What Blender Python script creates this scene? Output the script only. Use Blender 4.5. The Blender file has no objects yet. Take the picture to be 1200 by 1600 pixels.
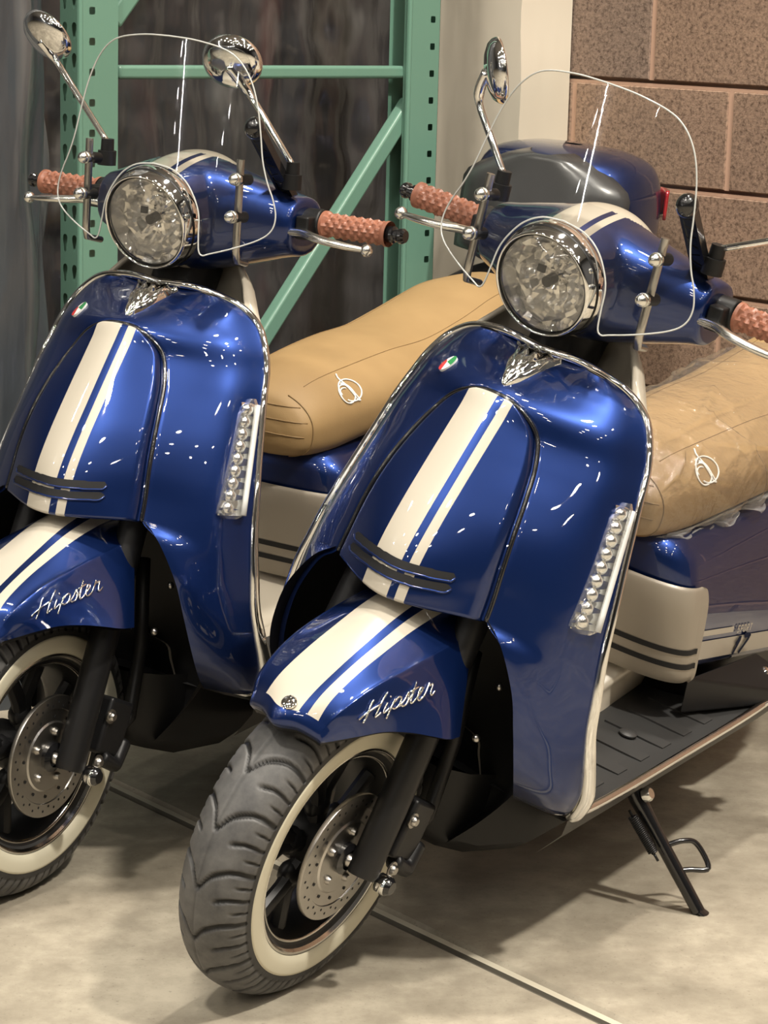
import bpy, math, random
import numpy as np
from mathutils import Matrix, Vector

C = bpy.context.scene.collection
sc = bpy.context.scene
random.seed(4)
rng = np.random.default_rng(7)
R = math.radians

# ------------------------------------------------------------------ camera
CAM_H, PITCH, ROLL, FPX = 1.3145, R(12.1378), 0.02606, 3836.0
cd = bpy.data.cameras.new('camera')
cam = bpy.data.objects.new('camera', cd)
C.objects.link(cam)
cd.sensor_fit = 'VERTICAL'
cd.sensor_height = 36.0
cd.sensor_width = 27.0
cd.lens = FPX * 36.0 / 1600.0
cd.clip_start = 0.05
cam.matrix_world = (Matrix.Translation((0, 0, CAM_H)) @ Matrix.Rotation(R(90) - PITCH, 4, 'X')
                    @ Matrix.Rotation(ROLL, 4, 'Z'))
sc.camera = cam

# ------------------------------------------------------------------ world, lamps, exposure
w = bpy.data.worlds.new('world')
sc.world = w
w.use_nodes = True
w.node_tree.nodes['Background'].inputs[0].default_value = (0.85, 0.88, 1.0, 1)
w.node_tree.nodes['Background'].inputs[1].default_value = 0.25
sc.view_settings.view_transform = 'Standard'
sc.view_settings.look = 'None'
sc.view_settings.gamma = 1.0
sc.view_settings.use_curve_mapping = False
sc.view_settings.exposure = 0.22


def lamp(x, y, z, size, power, col=(1.0, 0.93, 0.82)):
    d = bpy.data.lights.new('ceiling_lamp', 'AREA')
    d.shape = 'DISK'
    d.size = size
    d.energy = power
    d.color = col
    o = bpy.data.objects.new('ceiling_lamp', d)
    o.location = (x, y, z)
    C.objects.link(o)
    return o


LAMP_Z = 5.6
for i in range(6):
    for j in range(5):
        x = -5.0 + 2.0 * i
        y = -5.6 + 2.0 * j
        lamp(x, y, LAMP_Z, 0.26, 17)
lamp(2.5, 1.1, LAMP_Z, 0.36, 340)
lamp(-1.5, 0.2, LAMP_Z, 0.36, 150)
lamp(0.9, 3.6, LAMP_Z, 0.42, 150)


def far_lamp(p, power=45.0, r=0.11):
    d = bpy.data.lights.new('high_bay_lamp', 'POINT')
    d.energy = power
    d.shadow_soft_size = r
    d.color = (1.0, 0.96, 0.9)
    o = bpy.data.objects.new('high_bay_lamp', d)
    o.location = p
    C.objects.link(o)


# the long rows of lamps running away down the warehouse
for k in range(15):
    t = k / 14
    far_lamp((-24.5 - 15.5 * t, -11.2 - 12.5 * t, 5.9))
for k in range(8):
    t = k / 7
    far_lamp((-8.0 - 26 * t, 1.0 - 18 * t, 5.9))
    far_lamp((-9.0 - 22 * t, -14.0 - 17 * t, 5.9))


# ------------------------------------------------------------------ materials
def mat(name, base=(0.5, 0.5, 0.5), rough=0.5, metal=0.0, coat=0.0, coat_rough=0.03, spec=0.5):
    m = bpy.data.materials.new(name)
    m.use_nodes = True
    b = m.node_tree.nodes['Principled BSDF']
    b.inputs['Base Color'].default_value = (*base, 1)
    b.inputs['Roughness'].default_value = rough
    b.inputs['Metallic'].default_value = metal
    b.inputs['Coat Weight'].default_value = coat
    b.inputs['Coat Roughness'].default_value = coat_rough
    b.inputs['Specular IOR Level'].default_value = spec
    return m


def nodes(m):
    nt = m.node_tree
    return nt, nt.nodes['Principled BSDF'], nt.nodes.new, nt.links.new


def math_node(nt, op, a, b=None):
    n = nt.nodes.new('ShaderNodeMath')
    n.operation = op
    for k, v in enumerate((a, b)):
        if v is None:
            continue
        if isinstance(v, (int, float)):
            n.inputs[k].default_value = v
        else:
            nt.links.new(v, n.inputs[k])
    return n.outputs[0]


def noise_tex(nt, scale, detail=4, rough=0.55, vec=None, stretch=None):
    n = nt.nodes.new('ShaderNodeTexNoise')
    n.inputs['Scale'].default_value = scale
    n.inputs['Detail'].default_value = detail
    n.inputs['Roughness'].default_value = rough
    tc = nt.nodes.new('ShaderNodeTexCoord')
    src = vec or tc.outputs['Object']
    if stretch:
        mp = nt.nodes.new('ShaderNodeMapping')
        mp.inputs['Scale'].default_value = stretch
        nt.links.new(src, mp.inputs[0])
        src = mp.outputs[0]
    nt.links.new(src, n.inputs['Vector'])
    return n.outputs['Fac']


def ramp(nt, fac, stops):
    r = nt.nodes.new('ShaderNodeValToRGB')
    e = r.color_ramp.elements
    while len(e) < len(stops):
        e.new(0.5)
    for k, (p, c) in enumerate(stops):
        e[k].position = p
        e[k].color = (*c, 1) if len(c) == 3 else c
    nt.links.new(fac, r.inputs[0])
    return r.outputs[0]


def add_bump(nt, b, h, strength=0.3, dist=0.01):
    n = nt.nodes.new('ShaderNodeBump')
    n.inputs['Strength'].default_value = strength
    n.inputs['Distance'].default_value = dist
    nt.links.new(h, n.inputs['Height'])
    nt.links.new(n.outputs[0], b.inputs['Normal'])


CREAM = (0.50, 0.458, 0.38)
BLUE = (0.0060, 0.0245, 0.128)


def paint(name, bands=(), xmax=None):
    """metallic blue paint with cream racing stripes that follow the part's own y"""
    m = mat(name, BLUE, 0.36, 0.78, 1.0, 0.02)
    if not bands:
        return m
    nt, b, new, link = nodes(m)
    tc = new('ShaderNodeTexCoord')
    sep = new('ShaderNodeSeparateXYZ')
    link(tc.outputs['Object'], sep.inputs[0])
    tot = None
    for lo, hi in bands:
        k = math_node(nt, 'MULTIPLY', math_node(nt, 'GREATER_THAN', sep.outputs[1], lo),
                      math_node(nt, 'LESS_THAN', sep.outputs[1], hi))
        tot = k if tot is None else math_node(nt, 'ADD', tot, k)
    if xmax is not None:
        tot = math_node(nt, 'MULTIPLY', tot, math_node(nt, 'LESS_THAN', sep.outputs[0], xmax))
    mx = new('ShaderNodeMix')
    mx.data_type = 'RGBA'
    link(tot, mx.inputs[0])
    mx.inputs[6].default_value = (*BLUE, 1)
    mx.inputs[7].default_value = (*CREAM, 1)
    link(mx.outputs[2], b.inputs['Base Color'])
    link(math_node(nt, 'MULTIPLY', math_node(nt, 'SUBTRACT', 1.0, tot), 0.78), b.inputs['Metallic'])
    return m


M = {}
M['blue'] = paint('blue_metallic_paint')
M['blue_panel'] = paint('blue_paint_panel_stripes', [(-0.0365, 0.0070), (0.0175, 0.0300)])
M['blue_fender'] = paint('blue_paint_fender_stripes', [(-0.024, 0.0325), (0.0425, 0.0565)])
M['blue_cowl'] = paint('blue_paint_cowl_stripes', [(-0.036, 0.0135), (0.0215, 0.0315)])
M['cream'] = mat('cream_paint', (0.50, 0.45, 0.365), 0.35, 0.0, 0.6, 0.05)
M['beige'] = mat('beige_plastic', (0.30, 0.265, 0.215), 0.42, 0.15, 0.25, 0.15)
M['chrome'] = mat('chrome', (0.86, 0.86, 0.85), 0.05, 1.0)
M['mirror'] = mat('mirror_chrome', (0.92, 0.92, 0.92), 0.02, 1.0)
M['steel'] = mat('brushed_steel', (0.50, 0.48, 0.45), 0.3, 1.0)
M['silver'] = mat('silver_lever_metal', (0.80, 0.80, 0.76), 0.22, 1.0)
M['rim_lip'] = mat('polished_rim_lip', (0.62, 0.60, 0.56), 0.16, 1.0)
M['black'] = mat('black_plastic', (0.006, 0.006, 0.0065), 0.46, spec=.35)
M['black_gloss'] = mat('black_gloss_metal', (0.008, 0.008, 0.009), 0.18, 0.0, 0.6, 0.05)
M['black_satin'] = mat('black_satin_metal', (0.010, 0.010, 0.011), 0.40, 0.1, spec=.4)
M['dark'] = mat('dark_void', (0.004, 0.004, 0.005), 0.7)
M['white_rubber'] = mat('white_wall_rubber', (0.60, 0.565, 0.44), 0.55)
M['grip'] = mat('brown_grip_rubber', (0.29, 0.115, 0.070), 0.42)
M['white_thread'] = mat('white_thread', (0.85, 0.84, 0.80), 0.6)
M['red_lens'] = mat('red_lens', (0.35, 0.01, 0.015), 0.12, 0, 1.0)
M['amber'] = mat('pale_amber_lens', (0.55, 0.33, 0.22), 0.15, 0, 1.0)
M['gold'] = mat('gold_reflector', (0.75, 0.55, 0.2), 0.2, 1.0)
M['badge_white'] = mat('white_enamel', (0.8, 0.8, 0.78), 0.25, 0, 1)
M['badge_red'] = mat('red_enamel', (0.5, 0.02, 0.02), 0.25, 0, 1)
M['badge_green'] = mat('green_enamel', (0.03, 0.22, 0.07), 0.25, 0, 1)
M['acrylic_edge'] = mat('polished_acrylic_edge', (0.52, 0.53, 0.51), 0.15, 0, 0.5)
M['rack_green'] = mat('green_rack_enamel', (0.135, 0.27, 0.205), 0.42, 0, 0.25, 0.2)

m = mat('tan_seat_vinyl', (0.33, 0.215, 0.095), 0.6)
nt, b, new, link = nodes(m)
add_bump(nt, b, noise_tex(nt, 900, 2), 0.25, 0.001)
link(ramp(nt, noise_tex(nt, 9, 3), [(0.3, (0.305, 0.196, 0.084)), (0.7, (0.355, 0.232, 0.102))]), b.inputs['Base Color'])
M['seat'] = m
M['seam'] = mat('seat_seam', (0.25, 0.16, 0.07), 0.6)

# tyre: dusty tread, grooves darkened in the colour (attribute groove mixes to near-black)
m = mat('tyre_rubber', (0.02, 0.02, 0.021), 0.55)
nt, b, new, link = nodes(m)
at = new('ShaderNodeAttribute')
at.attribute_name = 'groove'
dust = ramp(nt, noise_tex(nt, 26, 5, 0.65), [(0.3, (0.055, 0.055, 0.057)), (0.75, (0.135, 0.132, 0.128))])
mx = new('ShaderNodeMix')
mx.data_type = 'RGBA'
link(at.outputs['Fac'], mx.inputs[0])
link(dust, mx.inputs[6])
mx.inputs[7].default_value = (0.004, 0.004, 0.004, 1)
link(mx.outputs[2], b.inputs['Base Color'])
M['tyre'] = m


def clear(name, tint=(1, 1, 1), gloss=0.12, rough=0.02, haze=0.0, bump=None, fres=1.5, fk=0.9):
    """clear sheet: see-through with Fresnel reflection, a little haze"""
    m = bpy.data.materials.new(name)
    m.use_nodes = True
    nt = m.node_tree
    nt.nodes.clear()
    new, link = nt.nodes.new, nt.links.new
    out = new('ShaderNodeOutputMaterial')
    tr = new('ShaderNodeBsdfTransparent')
    tr.inputs[0].default_value = (*tint, 1)
    gl = new('ShaderNodeBsdfGlossy')
    gl.inputs['Roughness'].default_value = rough
    fr = new('ShaderNodeFresnel')
    fr.inputs[0].default_value = fres
    fac = math_node(nt, 'ADD', math_node(nt, 'MULTIPLY', fr.outputs[0], fk), gloss)
    fac = math_node(nt, 'MINIMUM', fac, 0.85)
    mx = new('ShaderNodeMixShader')
    link(fac, mx.inputs[0])
    link(tr.outputs[0], mx.inputs[1])
    link(gl.outputs[0], mx.inputs[2])
    last = mx
    if haze:
        df = new('ShaderNodeBsdfDiffuse')
        df.inputs[0].default_value = (0.9, 0.9, 0.9, 1)
        m2 = new('ShaderNodeMixShader')
        m2.inputs[0].default_value = haze
        link(mx.outputs[0], m2.inputs[1])
        link(df.outputs[0], m2.inputs[2])
        last = m2
    if bump:
        h = noise_tex(nt, bump[0], 5, 0.6, stretch=bump[2] if len(bump) > 2 else None)
        bn = new('ShaderNodeBump')
        bn.inputs['Strength'].default_value = bump[1]
        bn.inputs['Distance'].default_value = 0.02
        link(h, bn.inputs['Height'])
        link(bn.outputs[0], gl.inputs['Normal'])
        link(bn.outputs[0], fr.inputs['Normal'])
    link(last.outputs[0], out.inputs[0])
    return m


M['windshield'] = clear('clear_acrylic', (0.95, 0.96, 0.95), 0.0, 0.015, 0.006)
M['lens'] = clear('clear_lens', (0.95, 0.95, 0.93), 0.04, 0.03, 0.02)
M['signal_lens'] = clear('turn_signal_lens', (.97, .97, .96), .05, .04, .04, (90, .10))
M['plastic_wrap'] = clear('thin_plastic_film', (0.99, 0.99, 0.99), 0.05, 0.085, 0.03, (34, 0.5), 1.5, 0.55)
M['film_hem'] = clear('crumpled_plastic_film', (0.97, 0.97, 0.97), 0.06, 0.16, 0.20, (45, 0.6), 1.5, 0.5)


# ------------------------------------------------------------------ mesh helpers
class MB:
    def __init__(s):
        s.v, s.f, s.mi = [], [], []

    def add(s, V, F, mi=0):
        o = len(s.v)
        s.v += [tuple(float(c) for c in p) for p in V]
        s.f += [tuple(i + o for i in f) for f in F]
        s.mi += [mi] * len(F)
        return s

    def grid(s, P, close_u=False, close_v=False, mi=0, flip=False):
        P = np.asarray(P, float)
        n, k = P.shape[:2]
        F = []
        for i in range(n if close_v else n - 1):
            for j in range(k if close_u else k - 1):
                a, b_ = i * k + j, i * k + (j + 1) % k
                c, d = ((i + 1) % n) * k + (j + 1) % k, ((i + 1) % n) * k + j
                F.append((a, d, c, b_) if flip else (a, b_, c, d))
        return s.add(P.reshape(-1, 3), F, mi)

    def tube(s, path, r, n=10, caps=True, mi=0, closed=False, squash=None):
        P = np.asarray(path, float)
        k = len(P)
        rr = np.broadcast_to(np.asarray(r, float), (k,))
        T = np.roll(P, -1, 0) - np.roll(P, 1, 0) if closed else np.gradient(P, axis=0)
        T /= np.maximum(np.linalg.norm(T, axis=1)[:, None], 1e-9)
        up = np.array([0, 0, 1.0]) if abs(T[0][2]) < 0.9 else np.array([1.0, 0, 0])
        nrm = np.cross(T[0], up)
        rings = []
        for i in range(k):
            nrm = nrm - T[i] * (nrm @ T[i])
            nrm /= max(np.linalg.norm(nrm), 1e-9)
            bi = np.cross(T[i], nrm)
            a = np.linspace(0, 2 * np.pi, n, endpoint=False)
            q1, q2 = squash or (1, 1)
            rings.append(P[i] + rr[i] * (q1 * np.cos(a)[:, None] * nrm + q2 * np.sin(a)[:, None] * bi))
        G = np.array(rings)
        o = len(s.v)
        s.grid(G, close_u=True, close_v=closed, mi=mi)
        if caps and not closed:
            s.f += [tuple(o + i for i in range(n))[::-1], tuple(o + (k - 1) * n + i for i in range(n))]
            s.mi += [mi, mi]
        return s

    def box(s, c, d, rot=None, mi=0):
        V = np.array([(x, y, z) for x in (-.5, .5) for y in (-.5, .5) for z in (-.5, .5)]) * d
        if rot is not None:
            V = V @ np.array(rot).T
        return s.add(V + np.array(c), [(0, 1, 3, 2), (4, 6, 7, 5), (0, 4, 5, 1), (2, 3, 7, 6), (0, 2, 6, 4), (1, 5, 7, 3)], mi)

    def lathe(s, prof, axis, centre, n=64, mi=0, closed=False):
        """prof: list of (radius, along axis)"""
        ax = np.array(axis, float)
        ax /= np.linalg.norm(ax)
        e1 = np.cross(ax, (0, 0, 1.0) if abs(ax[2]) < .9 else (1.0, 0, 0))
        e1 /= np.linalg.norm(e1)
        e2 = np.cross(ax, e1)
        a = np.linspace(0, 2 * np.pi, n, endpoint=False)
        G = [np.array(centre) + r * (np.cos(a)[:, None] * e1 + np.sin(a)[:, None] * e2) + h * ax for r, h in prof]
        return s.grid(np.array(G), close_u=True, close_v=closed, mi=mi)

    def sphere(s, c, r, n=14, sc_=(1, 1, 1), mi=0):
        th = np.linspace(0.02, np.pi - 0.02, n)
        ph = np.linspace(0, 2 * np.pi, 2 * n, endpoint=False)
        G = np.array([[(np.sin(t) * np.cos(p) * sc_[0], np.sin(t) * np.sin(p) * sc_[1], np.cos(t) * sc_[2]) for p in ph] for t in th]) * r + np.array(c)
        return s.grid(G, close_u=True, mi=mi, flip=True)

    def cyl(s, a, b_, r, n=24, mi=0, r2=None):
        return s.tube([a, b_], [r, r if r2 is None else r2], n, True, mi)

    def build(s, name, mats, parent=None, angle=40, smooth=True, bevel=0, subsurf=0, local=None, solid=0, recalc=False, weld=0):
        me = bpy.data.meshes.new(name)
        me.from_pydata(s.v, [], s.f)
        for mm in (mats if isinstance(mats, (list, tuple)) else [mats]):
            me.materials.append(mm)
        me.polygons.foreach_set('material_index', s.mi)
        me.update()
        if recalc or weld:
            import bmesh
            bm = bmesh.new()
            bm.from_mesh(me)
            if weld:
                bmesh.ops.remove_doubles(bm, verts=bm.verts, dist=weld)
            bmesh.ops.recalc_face_normals(bm, faces=bm.faces)
            bm.to_mesh(me)
            bm.free()
        if smooth:
            me.shade_smooth()
            if angle < 180:
                me.set_sharp_from_angle(angle=R(angle))
        o = bpy.data.objects.new(name, me)
        C.objects.link(o)
        if parent is not None:
            o.parent = parent
        if local is not None:
            o.matrix_local = local
        if solid:
            md = o.modifiers.new('solid', 'SOLIDIFY')
            md.thickness = solid
            md.offset = 0
        if bevel:
            md = o.modifiers.new('bevel', 'BEVEL')
            md.width = bevel
            md.segments = 3
            md.limit_method = 'ANGLE'
            md.angle_limit = R(40)
        if subsurf:
            md = o.modifiers.new('sub', 'SUBSURF')
            md.levels = md.render_levels = subsurf
        return o


def cr(P, n):
    """Catmull-Rom through the control points P (k, ...) sampled n per span"""
    P = np.asarray(P, float)
    k = len(P)
    E = np.concatenate([[2 * P[0] - P[1]], P, [2 * P[-1] - P[-2]]])
    out = []
    for i in range(k - 1):
        p0, p1, p2, p3 = E[i], E[i + 1], E[i + 2], E[i + 3]
        for t in np.arange(n) / n:
            out.append(0.5 * ((2 * p1) + (-p0 + p2) * t + (2 * p0 - 5 * p1 + 4 * p2 - p3) * t * t + (-p0 + 3 * p1 - 3 * p2 + p3) * t ** 3))
    out.append(P[-1])
    return np.array(out)


def grid_normals(G):
    du = np.gradient(G, axis=1)
    dv = np.gradient(G, axis=0)
    N = np.cross(du, dv)
    return N / np.maximum(np.linalg.norm(N, axis=2)[..., None], 1e-9)


def sample(G, v, u):
    """bilinear lookup in a grid with fractional indices"""
    v = min(max(v, 0), G.shape[0] - 1.001)
    u = min(max(u, 0), G.shape[1] - 1.001)
    i, j = int(v), int(u)
    a, b_ = v - i, u - j
    return (G[i, j] * (1 - a) * (1 - b_) + G[i + 1, j] * a * (1 - b_) + G[i, j + 1] * (1 - a) * b_ + G[i + 1, j + 1] * a * b_)


def mirror_y(P):
    return np.asarray(P, float) * np.array([1, -1, 1.0])


def mirror_sh(P):
    """the shield's right half as measured: a little narrower at the rim"""
    P = np.array(P, float)
    y = P[..., 1]
    P[..., 1] = -(y - .24 * np.maximum(0, y - .10))
    return P


def tag(o, label, cat=None, group=None, kind=None):
    o['label'] = label
    if cat:
        o['category'] = cat
    if group:
        o['group'] = group
    if kind:
        o['kind'] = kind
    return o


def structure(o):
    o['kind'] = 'structure'
    return o


# pixel of the photograph (1200 x 1600) -> ray, for measuring where walls and joints stand
def ray(px, py):
    u = (px - 600) * math.cos(ROLL) + (py - 800) * math.sin(ROLL)
    v = -(px - 600) * math.sin(ROLL) + (py - 800) * math.cos(ROLL)
    u, v = u / FPX, v / FPX
    return np.array([u, math.cos(PITCH) - v * math.sin(PITCH), -math.sin(PITCH) - v * math.cos(PITCH)])


def on_plane(px, py, n, d):
    """point where the pixel's ray meets the plane n.p = d"""
    o = np.array([0, 0, CAM_H])
    r = ray(px, py)
    n = np.array(n, float)
    return o + r * ((d - n @ o) / (n @ r))


# ------------------------------------------------------------------ room
WA = R(44)
WN = np.array([math.cos(WA), math.sin(WA), 0])        # wall normal, away from the camera
WT = np.array([math.sin(WA), -math.cos(WA), 0])       # along the wall, towards the right and nearer
WD = 4.05
Z3 = np.array([0, 0, 1.0])

# concrete floor with one sawn and caulked joint
j0 = on_plane(177, 1227, Z3, 0)
j1 = on_plane(956, 1596, Z3, 0)
jd = (j1 - j0) / np.linalg.norm(j1 - j0)
jn = np.array([-jd[1], jd[0], 0])
m = mat('concrete', (0.4, 0.37, 0.31), 0.55, 0, 0, spec=0.35)
nt, b, new, link = nodes(m)
big = noise_tex(nt, 2.2, 7, 0.66)
fine = noise_tex(nt, 14, 8, 0.7)
mixf = math_node(nt, 'ADD', math_node(nt, 'MULTIPLY', big, 0.65), math_node(nt, 'MULTIPLY', fine, 0.35))
col = ramp(nt, mixf, [(0.36, (0.215, 0.186, 0.142)), (0.5, (0.335, 0.297, 0.232)), (0.62, (0.48, 0.433, 0.343))])
spk = ramp(nt, noise_tex(nt, 170, 2), [(0.27, (0.55, 0.55, 0.55)), (0.36, (1, 1, 1))])
mul = new('ShaderNodeMix')
mul.data_type = 'RGBA'
mul.blend_type = 'MULTIPLY'
mul.inputs[0].default_value = 0.6
link(col, mul.inputs[6])
link(spk, mul.inputs[7])
link(mul.outputs[2], b.inputs['Base Color'])
add_bump(nt, b, fine, 0.12, 0.004)
M['concrete'] = m
mb = MB()
prof = [(-40, 0), (-0.020, 0), (-0.013, -0.005), (-0.009, -0.005), (-0.007, 0.0006), (0.005, 0.0006), (0.007, -0.005), (0.014, -0.005), (0.021, 0), (40, 0)]
G = np.array([[j0 + jd * s + jn * a + Z3 * h for a, h in prof] for s in np.linspace(-50, 50, 3)])
mb.grid(G)
for k in (4,):
    pass
for q in range(len(mb.f)):
    mb.mi[q] = 1 if q % 9 in (4,) else (2 if q % 9 in (2, 3, 5, 6) else 0)
M['caulk'] = mat('pale_joint_caulk', (0.52, 0.48, 0.38), 0.6)
M['joint_dirt'] = mat('dark_joint_dirt', (0.10, 0.09, 0.07), 0.8)
structure(mb.build('floor', [M['concrete'], M['caulk'], M['joint_dirt']], angle=180, smooth=False, recalc=True))

# block wall: real blocks with raked joints
ROW = 0.2163
BL = 0.4326
m = mat('split_face_block', (0.2, 0.12, 0.08), 0.9, spec=0.2)
nt, b, new, link = nodes(m)
base = ramp(nt, noise_tex(nt, 1.6, 3), [(0.35, (0.27, 0.185, 0.138)), (0.65, (0.37, 0.25, 0.178))])
grain = ramp(nt, noise_tex(nt, 120, 6, 0.75), [(0.36, (0.42, 0.40, 0.40)), (0.52, (1, 1, 1)), (0.7, (1.3, 1.27, 1.22))])
mul = new('ShaderNodeMix')
mul.data_type = 'RGBA'
mul.blend_type = 'MULTIPLY'
mul.inputs[0].default_value = 1
link(base, mul.inputs[6])
link(grain, mul.inputs[7])
oi = new('ShaderNodeAttribute')
oi.attribute_name = 'tone'
m3 = new('ShaderNodeMix')
m3.data_type = 'RGBA'
m3.blend_type = 'MULTIPLY'
m3.inputs[0].default_value = 1
link(mul.outputs[2], m3.inputs[6])
link(oi.outputs['Color'], m3.inputs[7])
link(m3.outputs[2], b.inputs['Base Color'])
add_bump(nt, b, noise_tex(nt, 130, 5, 0.7), 0.5, 0.004)
M['block'] = m
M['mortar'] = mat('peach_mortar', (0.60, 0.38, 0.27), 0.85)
pw = on_plane(1100, 133, WN, WD)                       # a bed joint's light edge
pj = on_plane(1018, 100, WN, WD)                       # a head joint of the row above it
s_j, z_j = pj @ WT, pw[2]
wb, wm = MB(), MB()
tones = []
for r_ in range(-7, 16):
    z0 = z_j + r_ * ROW
    if z0 + ROW < 0.02:
        continue
    off = 0 if r_ % 2 == 0 else BL / 2
    for c_ in range(-7, 9):
        s0 = s_j + off + c_ * BL
        a0, a1, b0, b1 = s0 + .006, s0 + BL - .006, max(z0 + .004, 0), z0 + ROW - .010
        if a0 < s_j - 1.15 or a1 > s_j + 3.3:
            continue
        V = []
        for dd, e in ((0.0, 0.0025), (0.004, 0.0), (0.05, 0.0)):
            V += [WN * (WD + dd) + WT * a + Z3 * z for a, z in ((a0 + e, b0 + e), (a1 - e, b0 + e), (a1 - e, b1 - e), (a0 + e, b1 - e))]
        wb.add(V, [(0, 1, 2, 3)] + [(i + 4, (i + 1) % 4 + 4, (i + 1) % 4, i) for i in range(4)] + [(i + 8, (i + 1) % 4 + 8, (i + 1) % 4 + 4, i + 4) for i in range(4)])
        t = (1.0, 1.0, 1.0)
        q = random.uniform(0.92, 1.08)
        t = (q, q, q)
        if c_ == -1 and r_ == 0:
            t = (0.78, 0.84, 0.92)
        tones += [(*t, 1)] * 12
A0 = s_j - 1.2
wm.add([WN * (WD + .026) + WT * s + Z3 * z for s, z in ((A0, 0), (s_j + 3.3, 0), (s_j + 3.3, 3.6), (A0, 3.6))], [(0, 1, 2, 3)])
wall = wb.build('wall_right', [M['block'], M['mortar']], smooth=False)
me = wall.data
ca = me.color_attributes.new('tone', 'FLOAT_COLOR', 'POINT')
for i, t in enumerate(tones):
    ca.data[i].color = t
structure(wall)
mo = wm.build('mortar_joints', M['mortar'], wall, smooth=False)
# pale mortar ledge catching light under each dark joint
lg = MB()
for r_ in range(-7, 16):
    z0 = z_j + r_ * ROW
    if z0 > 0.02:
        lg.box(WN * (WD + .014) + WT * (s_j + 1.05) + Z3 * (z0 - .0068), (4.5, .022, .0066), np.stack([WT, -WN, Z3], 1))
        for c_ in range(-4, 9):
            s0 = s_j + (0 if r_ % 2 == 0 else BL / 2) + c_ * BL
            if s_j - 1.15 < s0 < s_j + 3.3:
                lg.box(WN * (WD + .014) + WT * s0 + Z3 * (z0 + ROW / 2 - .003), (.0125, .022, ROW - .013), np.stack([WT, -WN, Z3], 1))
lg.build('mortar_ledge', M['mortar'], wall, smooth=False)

# closed room round the place
M['wall_paint'] = mat('warehouse_wall_paint', (0.28, 0.28, 0.28), 0.8)
M['ceiling_paint'] = mat('ceiling_paint', (0.42, 0.42, 0.43), 0.9)
RX0, RX1, RY0, RY1 = -44.0, 7.5, -34.0, 8.2
for nm, pts in (('wall_back', [(RX0, RY1), (RX1, RY1)]), ('wall_left', [(RX0, RY0), (RX0, RY1)]), ('wall_front', [(RX1, RY0), (RX0, RY0)]), ('wall_far_right', [(RX1, RY1), (RX1, RY0)])):
    q = MB()
    (x0, y0), (x1, y1) = pts
    q.add([(x0, y0, 0), (x1, y1, 0), (x1, y1, 6.3), (x0, y0, 6.3)], [(0, 1, 2, 3)])
    structure(q.build(nm, M['wall_paint'] if nm != 'wall_far_right' else mat('dark_wall_paint', (.07, .07, .075), .8), smooth=False))
q = MB()
q.add([(RX0, RY0, 6.3), (RX1, RY0, 6.3), (RX1, RY1, 6.3), (RX0, RY1, 6.3)], [(0, 1, 2, 3)])
structure(q.build('ceiling', M['ceiling_paint'], smooth=False))

# beige boxed column between the rack and the block wall
m = mat('beige_column_wrap', (0.70, 0.635, 0.52), 0.55)
nt, b, new, link = nodes(m)
add_bump(nt, b, noise_tex(nt, 5, 3, 0.5, stretch=(1, 1, 0.25)), 0.35, 0.03)
M['column'] = m
cr_edge = on_plane(811, 200, WN, WD - 0.16)            # its right edge
cl_edge = on_plane(683, 200, WN, WD - 0.16)
pc, pl_ = cr_edge.copy(), cl_edge.copy()
pc[2] = pl_[2] = 0
mb = MB()
zs = np.linspace(0, 3.4, 90)
rowsG = []
mid = pc + (pl_ - pc) * 0.36 - WN * 0.012
for z in zs:
    wv = 0.0035 * math.sin(z * 9.0) + 0.003 * math.sin(z * 23 + 1)
    loop = [pc + WN * .155, pc + WT * wv, mid, pl_, pl_ + WN * .155]
    rowsG.append([p + Z3 * z for p in loop])
mb.grid(np.array(rowsG), flip=True)
structure(mb.build('trim_1', M['column'], angle=30, recalc=True))


# ------------------------------------------------------------------ green pallet rack end frame
RD = np.array([math.sin(R(45)), math.cos(R(45)), 0])   # along the frame, away from the aisle
RN = np.array([math.cos(R(45)), -math.sin(R(45)), 0])  # the side face looks this way
rl = ray(124, 200)
rl = np.array([0, 0, CAM_H]) + rl * (4.45 / rl[1])
rl[2] = 0
rr_ = None
for s_ in np.linspace(0.6, 1.2, 601):                  # frame depth so that the far post stands at its pixel
    p = rl + RD * s_
    rv = ray(634, 250)
    if rr_ is None and p[0] / p[1] >= rv[0] / rv[1]:
        rr_, FRD = p, s_
PWID, PFRONT, PITCH_H = 0.088, 0.056, 0.0542


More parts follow.
